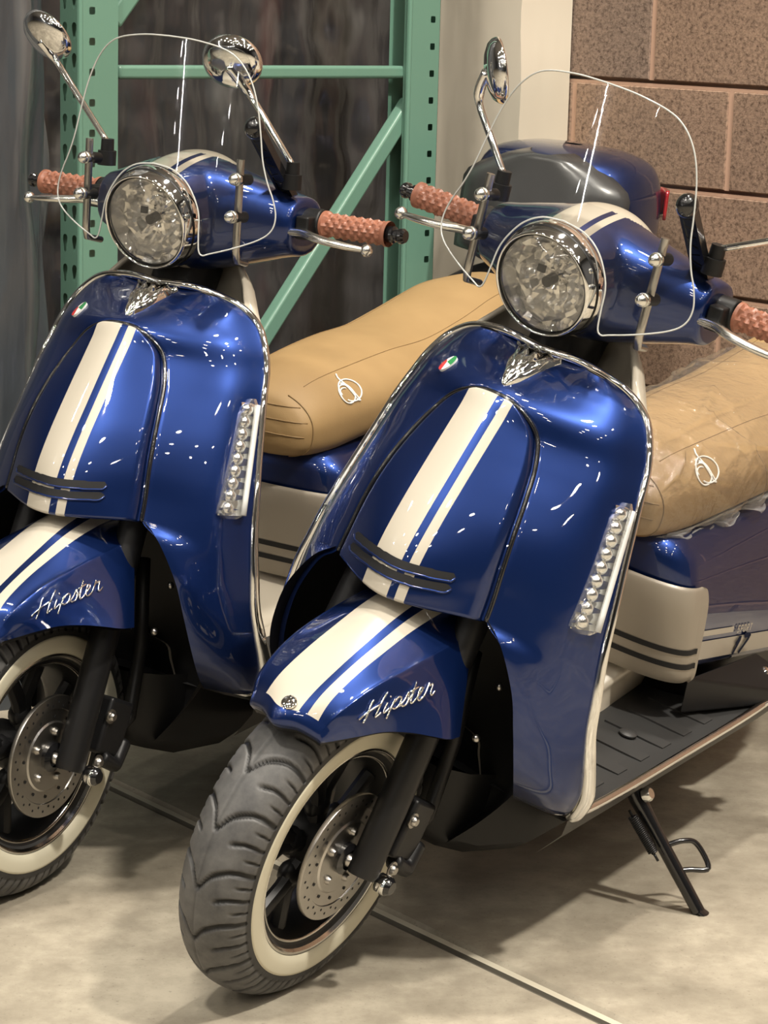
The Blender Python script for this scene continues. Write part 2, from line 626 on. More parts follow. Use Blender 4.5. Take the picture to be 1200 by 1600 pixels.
def holed_face(mb, o, ax, up, wid, z0, z1, cols, pitch, zoff, hole, mi=0):
    """flat strip with punched holes: cols = centre offsets; hole = outline (a, z) round 0"""
    edges = [0] + [(cols[i] + cols[i + 1]) / 2 for i in range(len(cols) - 1)] + [wid]
    hole = np.array(hole)
    for c0, c1, cc in zip(edges[:-1], edges[1:], cols):
        z = z0 + zoff - pitch
        while z < z1:
            za, zb = max(z - pitch / 2, z0), min(z + pitch / 2, z1)
            if zb <= za:
                z += pitch
                continue
            if zb >= z + .016 and za <= z - .018:
                n = len(hole)
                out = []
                for a, h in hole:
                    k = min((c1 - cc) / a if a > 1e-6 else (cc - c0) / -a if a < -1e-6 else 1e9,
                            (zb - z) / h if h > 1e-6 else (z - za) / -h if h < -1e-6 else 1e9)
                    out.append((a * k, h * k))
                V = [o + ax * (cc + a) + up * (z + h) for a, h in out] + [o + ax * (cc + a) + up * (z + h) for a, h in hole]
                F = [(i, (i + 1) % n, (i + 1) % n + n, i + n) for i in range(n)]
                cors = [(c1 - cc, zb - z), (c0 - cc, zb - z), (c0 - cc, za - z), (c1 - cc, za - z)]
                mb.add(V, F, mi)
                for ca_, ch in cors:                   # corner fillers
                    for i in range(n):
                        a0_, h0_ = out[i]
                        a1_, h1_ = out[(i + 1) % n]
                        on = (abs(a0_ - ca_) < 1e-6 and abs(h1_ - ch) < 1e-6) or (abs(a1_ - ca_) < 1e-6 and abs(h0_ - ch) < 1e-6)
                        if on and not (abs(a0_ - ca_) < 1e-6 and abs(h0_ - ch) < 1e-6) and not (abs(a1_ - ca_) < 1e-6 and abs(h1_ - ch) < 1e-6):
                            mb.add([o + ax * (cc + a) + up * (z + h) for a, h in ((a0_, h0_), (ca_, ch), (a1_, h1_))], [(0, 1, 2)], mi)
            else:
                mb.add([o + ax * a + up * zz for a, zz in ((c0, za), (c1, za), (c1, zb), (c0, zb))], [(0, 1, 2, 3)], mi)
            z += pitch


TEAR = [(.0065, .010), (.0045, .0145), (0, .016), (-.0045, .0145), (-.0065, .010), (-.006, .004), (-.0035, -.006), (-.003, -.014), (0, -.0165), (.003, -.014), (.0035, -.006), (.006, .004)]
SQ = [(.0062, .0062), (0, .0068), (-.0062, .0062), (-.0068, 0), (-.0062, -.0062), (0, -.0068), (.0062, -.0062), (.0068, 0)]
TOP = 2.6
rack = bpy.data.objects.new('pallet_rack', None)
C.objects.link(rack)
rack.location = rl
tag(rack, 'green steel pallet rack end frame with punched posts and a diagonal brace', 'rack')
rk = Matrix.Translation(-Vector(rl))


def rpart(mb, name, mats, **k):
    return mb.build(name, mats, rack, local=rk, **k)


for nm, base_, front in (('post', rl, True), ('post', rr_, False)):
    mb = MB()
    holed_face(mb, base_, RD, Z3, PWID, 0, TOP, [0.029], PITCH_H, (on_plane(141, 113, RN, RN @ rl)[2]) % PITCH_H if front else 0.022, SQ) if front else \
        holed_face(mb, base_, RD, Z3, PWID, 0, TOP, [0.068], PITCH_H, (on_plane(672, 115, RN, RN @ rr_)[2]) % PITCH_H, SQ)
    fo = base_ if front else base_ + RD * PWID
    holed_face(mb, fo - RN * PFRONT, RN, Z3, PFRONT - .002, 0, TOP, [0.014, 0.041], PITCH_H, (on_plane(115, 97, -RD, -RD @ rl)[2]) % PITCH_H, TEAR)
    # returns: far side of the channel
    e = base_ - RN * PFRONT
    mb.add([e, e + RD * PWID, e + RD * PWID + Z3 * TOP, e + Z3 * TOP], [(0, 1, 2, 3)])
    re_ = base_ + RD * (PWID if front else 0)
    mb.add([re_, re_ - RN * .014, re_ - RN * .014 + Z3 * TOP, re_ + Z3 * TOP], [(0, 1, 2, 3)])
    mb.tube([base_ + Z3 * 0 - RN * .004 + RD * .004, base_ + Z3 * TOP - RN * .004 + RD * .004], .0058, 12)
    rpart(mb, nm, M['rack_green'], angle=30)
RB = RN @ rl - 0.03


def strut(p, q, wv=.030, dv=.03, name='brace'):
    p, q = np.array(p), np.array(q)
    mb = MB()
    t = (q - p) / np.linalg.norm(q - p)
    s_ = np.cross(RN, t)
    mb.box((p + q) / 2, (np.linalg.norm(q - p), dv, wv), np.stack([t, RN, s_], 1))
    rpart(mb, name, M['rack_green'], bevel=.006)


pa, pb = on_plane(178, 112.5, RN, RB), on_plane(640, 112.5, RN, RB)
strut(pa, pb, .025, name='crossbar')
pa, pb = on_plane(640, 160, RN, RB), on_plane(425, 502, RN, RB)
strut(pa, pa + (pb - pa) * ((.05 - (pa - rl) @ RD) / ((pb - pa) @ RD)), .036)
pa, pb = on_plane(172, 34, RN, RB), on_plane(200, -6, RN, RB)
strut(pa, pa + (pb - pa) * ((FRD + .03 - (pa - rl) @ RD) / ((pb - pa) @ RD)), .036)

# ------------------------------------------------------------------ plastic-wrapped pallet loads behind the rack
def wrapped(name, c, ax, wid, dep, h, label, colA, colB, colC, ax_seed, kscale, group=None, diag=1.0):
    """a load in stretch film: box-like body whose film hangs in real creases"""
    m = mat(name + '_film', colA, 0.28, 0, 0.35, 0.12)
    nt, b, new, link = nodes(m)
    f = noise_tex(nt, 2.6, 3, 0.5, stretch=(2.6, 2.6, 0.35))
    link(ramp(nt, f, [(0.32, colA), (0.55, colB), (0.72, colC)]), b.inputs['Base Color'])
    wisp = noise_tex(nt, 2.3, 4, 0.55, stretch=(2.2 if diag > 1 else 3.0, 1.2 if diag > 1 else 3.0, 0.9 if diag > 1 else .2))
    wm_ = ramp(nt, wisp, [(0.56, (0, 0, 0)), (0.66, (.75, .75, .75)), (0.70, (.2, .2, .2)), (0.8, (0, 0, 0))])
    mixw = new('ShaderNodeMix')
    mixw.data_type = 'RGBA'
    link(wm_, mixw.inputs[0])
    link(b.inputs['Base Color'].links[0].from_socket, mixw.inputs[6])
    mixw.inputs[7].default_value = (0.17, 0.165, 0.16, 1)
    link(mixw.outputs[2], b.inputs['Base Color'])
    if diag > 1:                                       # something red inside shows through the film
        rm_ = ramp(nt, noise_tex(nt, 1.5, 2, 0.5, stretch=(2, 2, .5)), [(0.60, (0, 0, 0)), (0.68, (.7, .7, .7))])
        mixr = new('ShaderNodeMix')
        mixr.data_type = 'RGBA'
        link(rm_, mixr.inputs[0])
        link(mixw.outputs[2], mixr.inputs[6])
        mixr.inputs[7].default_value = (0.10, 0.028, 0.026, 1)
        link(mixr.outputs[2], b.inputs['Base Color'])
    add_bump(nt, b, noise_tex(nt, 9, 3, 0.5, stretch=(1.6, 1.6, 0.35)), 0.45, 0.03)
    mb = MB()
    ax = np.array(ax, float)
    nn = np.array([-ax[1], ax[0], 0])
    per = []
    n1, n2 = 150, 60
    rad = 0.09
    for t in np.linspace(-1, 1, n1):
        per.append((t * (wid / 2 - rad), -dep / 2, 0, -1))
    for t in np.linspace(0, np.pi / 2, 10)[1:-1]:
        per.append((wid / 2 - rad + rad * math.sin(t), -dep / 2 + rad - rad * math.cos(t), math.sin(t), -math.cos(t)))
    for t in np.linspace(-1, 1, n2):
        per.append((wid / 2, t * (dep / 2 - rad), 1, 0))
    for t in np.linspace(-1, 1, n1 // 3):
        per.append((-t * (wid / 2 - rad), dep / 2, 0, 1))
    for t in np.linspace(-1, 1, n2):
        per.append((-wid / 2, -t * (dep / 2 - rad), -1, 0))
    for t in np.linspace(0, np.pi / 2, 10)[1:-1]:
        per.append((-wid / 2 + rad - rad * math.cos(t), -dep / 2 + rad - rad * math.sin(t), -math.cos(t), -math.sin(t)))
    rg = np.random.default_rng(ax_seed)
    waves = [(rg.uniform(6, 34), rg.uniform(-9, 9) * (diag if i % 2 else 1), rg.uniform(0, 6.28), rg.uniform(.002, .0065)) for i in range(14)]
    rows_ = []
    for z in np.linspace(0, h, 120):
        row = []
        for a, d, na, nd in per:
            q = sum(amp * abs(math.sin(kk * (a + d) * kscale + kz * z + ph)) ** 1.5 for kk, kz, ph, amp in waves)
            row.append(np.array(c) + ax * (a + na * q) + nn * (d + nd * q) + Z3 * z)
        rows_.append(row)
    mb.grid(np.array(rows_), close_u=True)
    k = len(per)
    mb.f.append(tuple(range((119) * k, 120 * k)))
    mb.mi.append(0)
    o = mb.build(name, m, angle=180, recalc=True)
    # move the origin to the base
    o.data.transform(Matrix.Translation(-Vector(c)))
    o.location = c
    tag(o, label, 'wrapped load', group)
    return o


cen = (rl + rr_) / 2
wrapped('wrapped_pallet_load', cen - RN * 0.60 + RD * .215, RD, 1.13, .44, 2.3, 'dark crate in wrinkled plastic film standing behind the green rack',
        (0.026, 0.025, 0.027), (0.036, 0.035, 0.037), (0.055, 0.052, 0.052), 3, 1.0, diag=5.0)
lp = ray(-40, 300)
lp = np.array([0, 0, CAM_H]) + lp * (4.55 / lp[1])
lp[2] = 0
wrapped('wrapped_pallet_load', lp + np.array([-.205, -.10, 0]), np.array([1.0, 0, 0]), .62, .28, 2.3, 'tall blue-grey film-wrapped stack left of the green rack post',
        (0.034, 0.040, 0.047), (0.050, 0.057, 0.065), (0.085, 0.092, 0.10), 11, 1.6)

# ================================================================== the scooter (built once, copied)
# scooter frame: x forward, y to its left, z up; origin on the ground under the front axle
RAKE = R(27)
AX0 = Vector((0.085, 0, 0))
AXD = Vector((-math.sin(RAKE), 0, math.cos(RAKE)))
TYRE_R, HUB_Z = 0.222, 0.237


def steer(a):
    return Matrix.Translation(AX0) @ Matrix.Rotation(a, 4, AXD) @ Matrix.Translation(-AX0)


scooter = bpy.data.objects.new('motor_scooter', None)
C.objects.link(scooter)
STEERED = []


def part(mb, name, mats, parent=None, steered=False, **k):
    o = mb.build(name, mats, parent or scooter, **k)
    if steered and parent is None:
        STEERED.append(o.name)
        o['steered'] = 1
    return o


# ---------------------------------------------------------------- leg shield (front body)
rowsC = [  # centre (x,z) | gap (x,y,z) | edge (x,y,z)
    ((-.290, .886), (-.296, .050, .888), (-.305, .105, .884)),
    ((-.266, .876), (-.274, .050, .876), (-.311, .138, .871)),
    ((-.232, .860), (-.240, .052, .859), (-.309, .166, .850)),
    ((-.196, .842), (-.207, .060, .836), (-.298, .185, .822)),
    ((-.172, .812), (-.199, .075, .803), (-.287, .197, .792)),
    ((-.143, .772), (-.182, .090, .770), (-.270, .206, .758)),
    ((-.112, .728), (-.157, .101, .732), (-.255, .215, .718)),
    ((-.084, .688), (-.135, .109, .694), (-.240, .224, .678)),
    ((-.058, .646), (-.119, .115, .652), (-.223, .235, .630)),
    ((-.041, .605), (-.109, .119, .612), (-.209, .244, .583)),
    ((-.036, .583), (-.100, .121, .583), (-.202, .251, .545)),
]
ctl = []
for (cx, cz), g, e in rowsC:
    g, e = np.array(g), np.array(e)
    mid = g + (e - g) * 0.55 + np.array([0.010, 0.010, 0.0])
    left = [g, mid, e]
    ctl.append([mirror_sh(e), mirror_sh(mid), mirror_sh(g), np.array([cx, 0, cz]), g, mid, e])
ctl = np.array(ctl)
NU, NV = 12, 10
fine_v = cr(ctl, NV)                                   # (rows, 7, 3)
SH = np.swapaxes(cr(np.swapaxes(fine_v, 0, 1), NU), 0, 1)
SN = grid_normals(SH)
if SN[60, 36][0] < 0:
    SN = -SN
# body skin is set back under the front cover panel so that the panel stands in a groove
v_idx = np.arange(SH.shape[0]) / NV
u_idx = np.arange(SH.shape[1]) / NU
VV, UU = np.meshgrid(v_idx, u_idx, indexing='ij')
inside = np.clip((.985 * (1 - (1 - np.clip((VV - 3.0) / 1.3, 0, 1)) ** 2.5) ** .4 - np.abs(UU - 3)) / .08, 0, 1)
body_skin = SH - SN * (inside * .008)[..., None]
mb = MB()
mb.grid(body_skin)
flank = [  # inner boundary | edge
    ((-.100, .121, .583), (-.202, .251, .545)),
    ((-.100, .150, .560), (-.198, .258, .510)),
    ((-.106, .180, .506), (-.198, .264, .465)),
    ((-.116, .193, .455), (-.207, .270, .425)),
    ((-.131, .199, .411), (-.224, .272, .386)),
    ((-.153, .199, .372), (-.236, .271, .358)),
    ((-.188, .190, .337), (-.244, .263, .330)),
    ((-.228, .176, .312), (-.250, .255, .318)),
]
fr = []
for (cx, cz), g, e in rowsC[7:]:
    g, e = np.array(g), np.array(e)
    fr.append([np.array([cx, 0, cz]), g, g + (e - g) * .55 + np.array([.010, .010, 0]), e])
for q_, (a, e) in enumerate(flank[1:]):
    a, e = np.array(a), np.array(e)
    dy = (-.010, -.013, -.009, -.004, 0, 0, 0)[q_]
    fr.append([a + np.array([.02, -.06, 0]), a, a + (e - a) * .55 + np.array([.010, .010 + dy, 0]), e])
fr = cr(np.array(fr), NV)
fr = np.swapaxes(cr(np.swapaxes(fr, 0, 1), NU), 0, 1)[3 * NV:, NU:]
fr[0] = SH[-1, 4 * NU:]
mb.grid(fr)
mb.grid(mirror_sh(fr), flip=True)
shield = part(mb, 'leg_shield', M['blue'], angle=180, weld=.0004)

# front cover panel, its groove and its two slots
pv = np.linspace(3.08, 10, 64)
pu = np.linspace(2.06, 3.94, 56)


def surf(v, u):
    return sample(SH, v * NV, u * NU)


def surf_n(v, u):
    n = sample(SN, v * NV, u * NU)
    return n / np.linalg.norm(n)


def arch(v):
    """half width (in u) of the cover at v: rounded shoulders at the top"""
    t = min(1.0, max(0.0, (v - 3.06) / 1.25))
    return .945 * (1 - (1 - t) ** 2.5) ** (1 / 2.5)


def panel_pt(v, u, extra=0.0):
    hw = arch(v)
    eu = (hw - abs(u - 3)) / .13
    ev = (v - 3.06) / .16
    k = min(1.0, max(0.0, eu)) ** .5 * min(1.0, max(0.0, ev)) ** .5
    return surf(v, u) + surf_n(v, u) * (-.006 + .0125 * k + extra)


pv = 3.06 + 6.94 * np.linspace(0, 1, 90) ** 1.35
PG = np.array([[panel_pt(v, 3 + arch(v) * np.sin(t * np.pi / 2)) for t in np.linspace(-1, 1, 64)] for v in pv])
last = PG[-1]
skirt = last + np.array([-.012, 0, -.004])
skirt2 = last + np.array([-.05, 0, .006])
PG2 = np.concatenate([PG, [last + np.array([-.003, 0, -.003])], [skirt], [skirt2]])
mb = MB()
mb.grid(PG2)
panel = part(mb, 'front_cover', M['blue_panel'], angle=180)
mb = MB()
vs_ = 10 - 6.94 * (1 - (1 - np.linspace(0, 1, 70)) ** 1.8)
path = [surf(v, 3 - arch(v) - .045) - surf_n(v, 3 - arch(v) - .045) * .0015 for v in vs_]
path += [surf(v, 3 + arch(v) + .045) - surf_n(v, 3 + arch(v) + .045) * .0015 for v in vs_[::-1]]
mb.tube(path, .0034, 8)  # black tube added to draw the shade of the cover's gap
part(mb, 'groove_shade_tube', M['black_gloss'], panel, angle=180)


def find_v(z, u):
    vs = np.linspace(3.2, 10, 300)
    zz = [panel_pt(v, u)[2] for v in vs]
    return vs[int(np.argmin(np.abs(np.array(zz) - z)))]


def u_at_y(v, y):
    us = np.linspace(2.06, 3.94, 200)
    ys = [surf(v, u)[1] for u in us]
    return us[int(np.argmin(np.abs(np.array(ys) - y)))]


for zc in (.6300, .6150):
    mb = MB()
    ring = []
    ys = np.linspace(-.083, .070, 40)
    G = []
    for y in ys:
        hw = .0050 * math.sqrt(max(0.0, 1 - max(0, (abs(y + .0065) - .071) / .0055) ** 2))
        col_ = []
        for q in np.linspace(-1, 1, 5):
            z = zc - .004 * (1 - (y / .08) ** 2) + .002 - .010 * max(0, -y / .083) ** 2 + q * hw
            u = u_at_y(find_v(z, 3 + 0.95 * y / .1), y)
            v = find_v(z, u)
            col_.append(panel_pt(v, u, .0009))
        G.append(col_)
    G = np.array(G)
    mb.grid(G, flip=True)
    sl = part(mb, 'vent_slot', M['dark'], panel, angle=180)
    # raised lip under the slot
    lip = MB()
    lip.tube(G[:, 0] + np.array([.001, 0, -.001]), .0016, 8)
    part(lip, 'slot_lip', M['blue'], panel, angle=180)

# crest emblem: fluted chrome horn badge on the top of the shield
mb = MB()
EG = []
for i, t in enumerate(np.linspace(0, 1, 22)):
    hw = .036 * (1 - t) ** .7 + .002
    row = []
    for q in np.linspace(-1, 1, 21):
        v = .2 + 2.45 * t
        u = 3 + q * hw / .05
        p = surf(v, u)
        hgt = .004 + .011 * (1 - abs(q) ** 2.2) * math.sin(math.pi * min(1, .12 + .95 * t)) + .0028 * math.cos(q * 14) * math.cos(t * 11)
        if abs(q) == 1 or i in (0, 21):
            hgt = -.001
        row.append(p + surf_n(v, u) * hgt)
    EG.append(row)
mb.grid(np.array(EG))
part(mb, 'crest_emblem', M['chrome'], angle=180)

# little enamel badge on its right shoulder
mb = MB()
bc, bn_ = surf(2.75, 1.45), surf_n(2.75, 1.45)
t1 = np.cross(bn_, (0, 0, 1.0)); t1 /= np.linalg.norm(t1)
t2 = np.cross(t1, bn_)
an = np.linspace(0, 2 * np.pi, 28, endpoint=False)
loop = [bc + bn_ * .0025 + t1 * .0085 * math.cos(a) + t2 * .0145 * math.sin(a) for a in an]
mb.add([bc + bn_ * .0045] + loop + [p - bn_ * .004 for p in loop],
       [(0, 1 + i, 1 + (i + 1) % 28) for i in range(28)] + [(1 + i, 29 + i, 29 + (i + 1) % 28, 1 + (i + 1) % 28) for i in range(28)])
for i in range(28):
    ya = math.cos(an[i]) * .6 - math.sin(an[i])
    mb.mi[i] = 1 if ya > .55 else (2 if ya < -.62 else 0)
part(mb, 'shield_badge', [M['badge_white'], M['badge_red'], M['badge_green']], angle=20)

# chrome edging round the shield
eL = [np.array(e) for _, _, e in rowsC] + [np.array(e) for _, e in flank[1:]]
top = [np.array([-.288, 0, .892]), np.array([-.295, .055, .8935])]
half = cr(np.array(top + eL), 6)
rad = np.interp(np.linspace(0, 1, len(half)), [0, .2, .5, .75, .9, 1], [.0055, .0055, .0055, .0085, .0125, .011])
full = np.concatenate([mirror_sh(half[::-1]), half[1:]])
mb = MB()
mb.tube(full, np.concatenate([rad[::-1], rad[1:]]), 12)
part(mb, 'chrome_edging', M['chrome'], angle=180)

# front turn signals: clear lens bars with a row of bright LED cups
ia, ib = np.array([-.236, .190, .758]), np.array([-.157, .2075, .595])
ic, id_ = np.array([-.262, .2045, .754]), np.array([-.193, .2355, .593])
for sy in (1, -1):
    q = (lambda p: p) if sy > 0 else mirror_sh
    nrm_ = np.cross(ib - ia, ic - ia)
    nrm_ /= np.linalg.norm(nrm_)
    if nrm_[1] < 0:
        nrm_ = -nrm_
    sink = 0 if sy > 0 else -.010
    mb = MB()
    G = []
    for t in np.linspace(0, 1, 24):
        wsc = min(1, .30 + t * 6) * min(1, .35 + (1 - t) * 14)
        a_ = ia + (ib - ia) * t
        c_ = ic + (id_ - ic) * t
        mid_ = (a_ + c_) / 2
        a_, c_ = mid_ + (a_ - mid_) * wsc, mid_ + (c_ - mid_) * wsc
        row = []
        for s_, h_ in ((0, -.014), (0, .003), (.06, .008), (.5, .010), (.94, .008), (1, .003), (1, -.014)):
            row.append(q(a_ + (c_ - a_) * s_ + nrm_ * (h_ * (1 if wsc > .5 else .8) + sink)))
        G.append(row)
    mb.grid(np.array(G), flip=sy < 0)
    n = 7
    mb.f += [tuple(range(n)), tuple(range(23 * n, 24 * n))[::-1]]
    mb.mi += [0, 0]
    ind = part(mb, 'turn_signal', M['signal_lens'], angle=40)
    cups = MB()
    for k in range(9):
        t = .09 + .82 * k / 8
        cpt = ia + (ib - ia) * t + ((ic + (id_ - ic) * t) - (ia + (ib - ia) * t)) * .36 + nrm_ * (-.001 + sink)
        cups.sphere(q(cpt), .0098, 9, (1, 1, 1))
    back = []
    for jj, t in enumerate(np.linspace(.03, .97, 20)):
        a_ = ia + (ib - ia) * t
        c_ = ic + (id_ - ic) * t
        back.append([q(a_ + (c_ - a_) * s_ + nrm_ * (-.003 + sink + .0035 * (jj % 2))) for s_ in (.05, .6, .95)])
    cups.grid(np.array(back), flip=sy < 0)
    part(cups, 'led_strip', mat('bright_reflector_cups', (.93, .93, .91), .14, 1.0) if sy > 0 else bpy.data.materials['bright_reflector_cups'], ind, angle=45)
    guide = MB()
    guide.tube([q(ic + (id_ - ic) * t + (ia - ic) * .22 + nrm_ * (.006 + sink)) for t in np.linspace(.05, .97, 8)], .0045, 8)
    part(guide, 'light_guide', mat('frosted_light_guide', (.62, .63, .62), .35, 0, .3) if 'guide' not in M else M['guide'], ind, angle=180)

# black liner behind the front wheel and belly pan
bl_l = [np.array(p) for p in ((-.099, .121, .586), (-.100, .150, .560), (-.106, .180, .506), (-.116, .193, .455), (-.131, .199, .411), (-.153, .199, .372), (-.188, .190, .337), (-.205, .150, .27), (-.205, .110, .215))]
G = []
for i, p in enumerate(bl_l):
    k = i / (len(bl_l) - 1)
    xb = -.235 - .03 * k
    G.append([p, p + np.array([-.045, -.012, 0]), np.array([xb, p[1] * .72, p[2]]), np.array([xb - .02, 0, p[2]]),
              np.array([xb, -p[1] * .72, p[2]]), mirror_y(p + np.array([-.045, -.012, 0])), mirror_y(p)])
G = cr(np.array(G), 4)
G = np.swapaxes(cr(np.swapaxes(G, 0, 1), 4), 0, 1)
mb = MB()
mb.grid(G)
liner = part(mb, 'wheel_well_liner', M['black'], angle=180)
for p in ((-.112, .139, .417), (-.172, .124, .471)):
    for sy in (1, -1):
        mb = MB()
        mb.sphere((p[0] - .012, sy * (p[1] + .004), p[2]), .0055, 8)
        part(mb, 'screw', M['steel'], liner, angle=180)
mb = MB()
secs = [(-.190, .070, .225, .32), (-.215, .110, .198, .32), (-.265, .132, .182, .315), (-.32, .18, .195, .31), (-.40, .205, .225, .30), (-.7, .215, .245, .295), (-1.02, .215, .25, .295)]
G = []
for x, y, zb, zt in secs:
    G.append([(x, -y, zt), (x, -y, zb + .02), (x, -y + .02, zb), (x, 0, zb - .004), (x, y - .02, zb), (x, y, zb + .02), (x, y, zt)])
mb.grid(np.array(G))
mb.f += [tuple(range(7)), tuple(range(42, 49))[::-1]]
mb.mi += [0, 0]
part(mb, 'belly_pan', M['black'], angle=40, recalc=True)

# inner leg panel (cream side the rider faces)
G = []
for i, e in enumerate(eL[1:16]):
    k = i / 14
    x0 = e[0] - .012
    zc = e[2] + (.035 if i < 2 else 0)
    G.append([mirror_sh(np.array([x0, e[1] - .008, e[2]])), np.array([x0 - .06, -e[1] * .55, zc + (.022 if i < 2 else 0)]), np.array([x0 - .085, 0, zc]),
              np.array([x0 - .06, e[1] * .55, zc + (.022 if i < 2 else 0)]), np.array([x0, e[1] - .008, e[2]])])
G = np.swapaxes(cr(np.swapaxes(np.array(G), 0, 1), 5), 0, 1)
mb = MB()
mb.grid(G)
part(mb, 'inner_leg_panel', M['cream'], angle=180, solid=.008)

# ---------------------------------------------------------------- floor board, tunnel, rear body
mb = MB()
zf = .304
G = []
for x in np.linspace(-.25, -1.0, 40):
    row = []
    for y, dz in ((-.252, .004), (-.246, 0), (-.20, -.002), (-.10, -.002), (0, -.002), (.10, -.002), (.20, -.002), (.246, 0), (.252, .004)):
        row.append((x, y, zf + dz))
    G.append(row)
mb.grid(np.array(G), flip=True)
for sy in (1, -1):                                     # tread ribs, flush pads
    for k in range(6):
        mb.box((-.40 - .075 * k, sy * .175, zf - .0005), (.030, .10, .003))
    mb.sphere((-.60, sy * .17, zf + .002), .014, 8, (1, 1, .35))
    # side fascia under the edge
    mb.grid(np.array([[(x, sy * .252, zf + .004), (x, sy * .250, zf - .020), (x, sy * .222, zf - .062)] for x in np.linspace(-.25, -1.02, 12)]), flip=sy > 0)
part(mb, 'floorboard', mat('charcoal_floor_rubber', (.035, .035, .035), .5), angle=40)
mb = MB()
for sy in (1, -1):
    p = [(-.245, .215, .315), (-.262, .240, .310), (-.30, .252, .309), (-.42, .256, .309), (-.62, .256, .309), (-.85, .256, .310), (-1.0, .252, .312)]
    mb.tube(cr(np.array(p) * np.array([1, sy, 1]), 6), .0065, 10)
part(mb, 'floorboard_trim', M['chrome'], angle=180)
# central tunnel rising to the seat base
G = []
for x, zt, hw, fl in ((-.26, .36, .085, .107), (-.36, .325, .085, .107), (-.48, .315, .085, .108), (-.58, .320, .085, .108), (-.64, .345, .092, .106), (-.69, .378, .112, .101), (-.74, .39, .124, .097), (-.88, .395, .124, .086)):
    G.append([(x, fl, zf - .004), (x, fl - .006 + (hw - fl + .006) * .45, zf + (zt - zf) * .45), (x, hw * .98, zt - .008), (x, hw * .45, zt + .002), (x, 0, zt + .004),
              (x, -hw * .45, zt + .002), (x, -hw * .98, zt - .008), (x, -(fl - .006 + (hw - fl + .006) * .45), zf + (zt - zf) * .45), (x, -fl, zf - .004)])
G = cr(np.array(G, float), 6)
G = np.swapaxes(cr(np.swapaxes(G, 0, 1), 4), 0, 1)
mb = MB()
mb.grid(G)
part(mb, 'centre_tunnel', M['cream'], angle=180)


def ucurve(x0, w_, z, xe=-1.55, tail=.8, n=70, nose=.065, wt=None):
    """plan outline: rounded nose at x0, sides at +-w_, running back to xe"""
    out = []
    for a in np.linspace(0, np.pi / 2, 16):
        out.append((x0 - nose * (1 - math.cos(a) ** .8) if True else 0, w_ * math.sin(a) ** .75, z))
    for t in np.linspace(0, 1, 26)[1:]:
        x = x0 - nose + (xe - x0 + nose) * t
        ww = w_ + ((wt if wt is not None else w_) - w_) * t ** 1.0
        y = ww * (1 - max(0, (t - .55) / .45) ** 2 * (1 - tail))
        out.append((x, y, z))
    left = np.array(out)
    return np.concatenate([mirror_y(left[::-1]), left[1:]])


# painted body under the seat
rows_ = [(.592, -.650, .120, .118), (.584, -.640, .136, .135), (.560, -.634, .158, .160), (.520, -.638, .172, .190), (.470, -.645, .182, .212), (.425, -.652, .188, .222), (.400, -.656, .186, .220), (.392, -.662, .178, .21)]
G = np.array([ucurve(x0, w_, z + 0, tail=.55, wt=wt) for z, x0, w_, wt in rows_])
xs = G[..., 0]
lowk = np.interp(G[..., 2], [.39, .59], [1, 0])
G[..., 2] += -.14 * np.clip(-xs - .70, 0, .36) * lowk + np.clip(-xs - 1.10, 0, 1) * (.16 + .2 * lowk) + np.clip(-xs - .70, 0, .4) * .07 * (1 - lowk)   # belly line, then up to the tail
mb = MB()
mb.grid(G, flip=True)
k = G.shape[1]
mb.f.append(tuple(range(k)))
mb.mi.append(0)
rear = part(mb, 'rear_body', M['blue'], angle=50, recalc=True)


REAR = G[:, k // 2:, :].copy()


def rear_side(x, z):
    """left flank of the rear body near the seat: y at (x, z)"""
    yy = np.array([np.interp(-x, -r_[:, 0], r_[:, 1]) for r_ in REAR])
    zz = np.array([np.interp(-x, -r_[:, 0], r_[:, 2]) for r_ in REAR])
    o_ = np.argsort(zz)
    return float(np.interp(z, zz[o_], yy[o_]))


# beige cover that wraps the front of the seat base, with two slots
def cover_row(z, x0, w_, reach):
    out = []
    for a in np.linspace(0, np.pi / 2, 16):
        out.append((x0 - .065 * (1 - math.cos(a) ** .8), w_ * math.sin(a) ** .75, z))
    for t in np.linspace(0, 1, 8)[1:]:
        out.append((x0 - .065 + (reach - x0 + .065) * t, w_ + .004 * t, z))
    left = np.array(out)
    return np.concatenate([mirror_y(left[::-1]), left[1:]])


crow = [(.530, -.630, .1755, -.698), (.523, -.626, .1785, -.708), (.50, -.626, .184, -.714), (.46, -.632, .189, -.717), (.42, -.640, .193, -.718), (.385, -.648, .196, -.720), (.372, -.655, .190, -.718)]
CG = np.array([cover_row(*r_) for r_ in crow])
CGf = cr(CG, 4)
mb = MB()
mb.grid(CGf, flip=True)
cover = part(mb, 'seat_base_cover', M['beige'], angle=180)
for zc in (.428, .404):
    mb = MB()
    cz_ = CGf[:, :, 2]
    GG = []
    nC = CGf.shape[1]
    for jj in range(4, nC - 4):
        colz = CGf[:, jj, 2][::-1]
        pt = lambda z: np.array([np.interp(z, colz, CGf[:, jj, c][::-1]) for c in range(3)])
        n_ = np.array([(pt(zc)[0] + .70) * (1 if pt(zc)[0] > -.70 else 0), pt(zc)[1], 0])
        n_ /= np.linalg.norm(n_)
        GG.append([pt(zc - .0045) + n_ * .0012, pt(zc + .0045) + n_ * .0012])
    mb.grid(np.array(GG))
    part(mb, 'cover_slot', M['dark'], cover, angle=180)

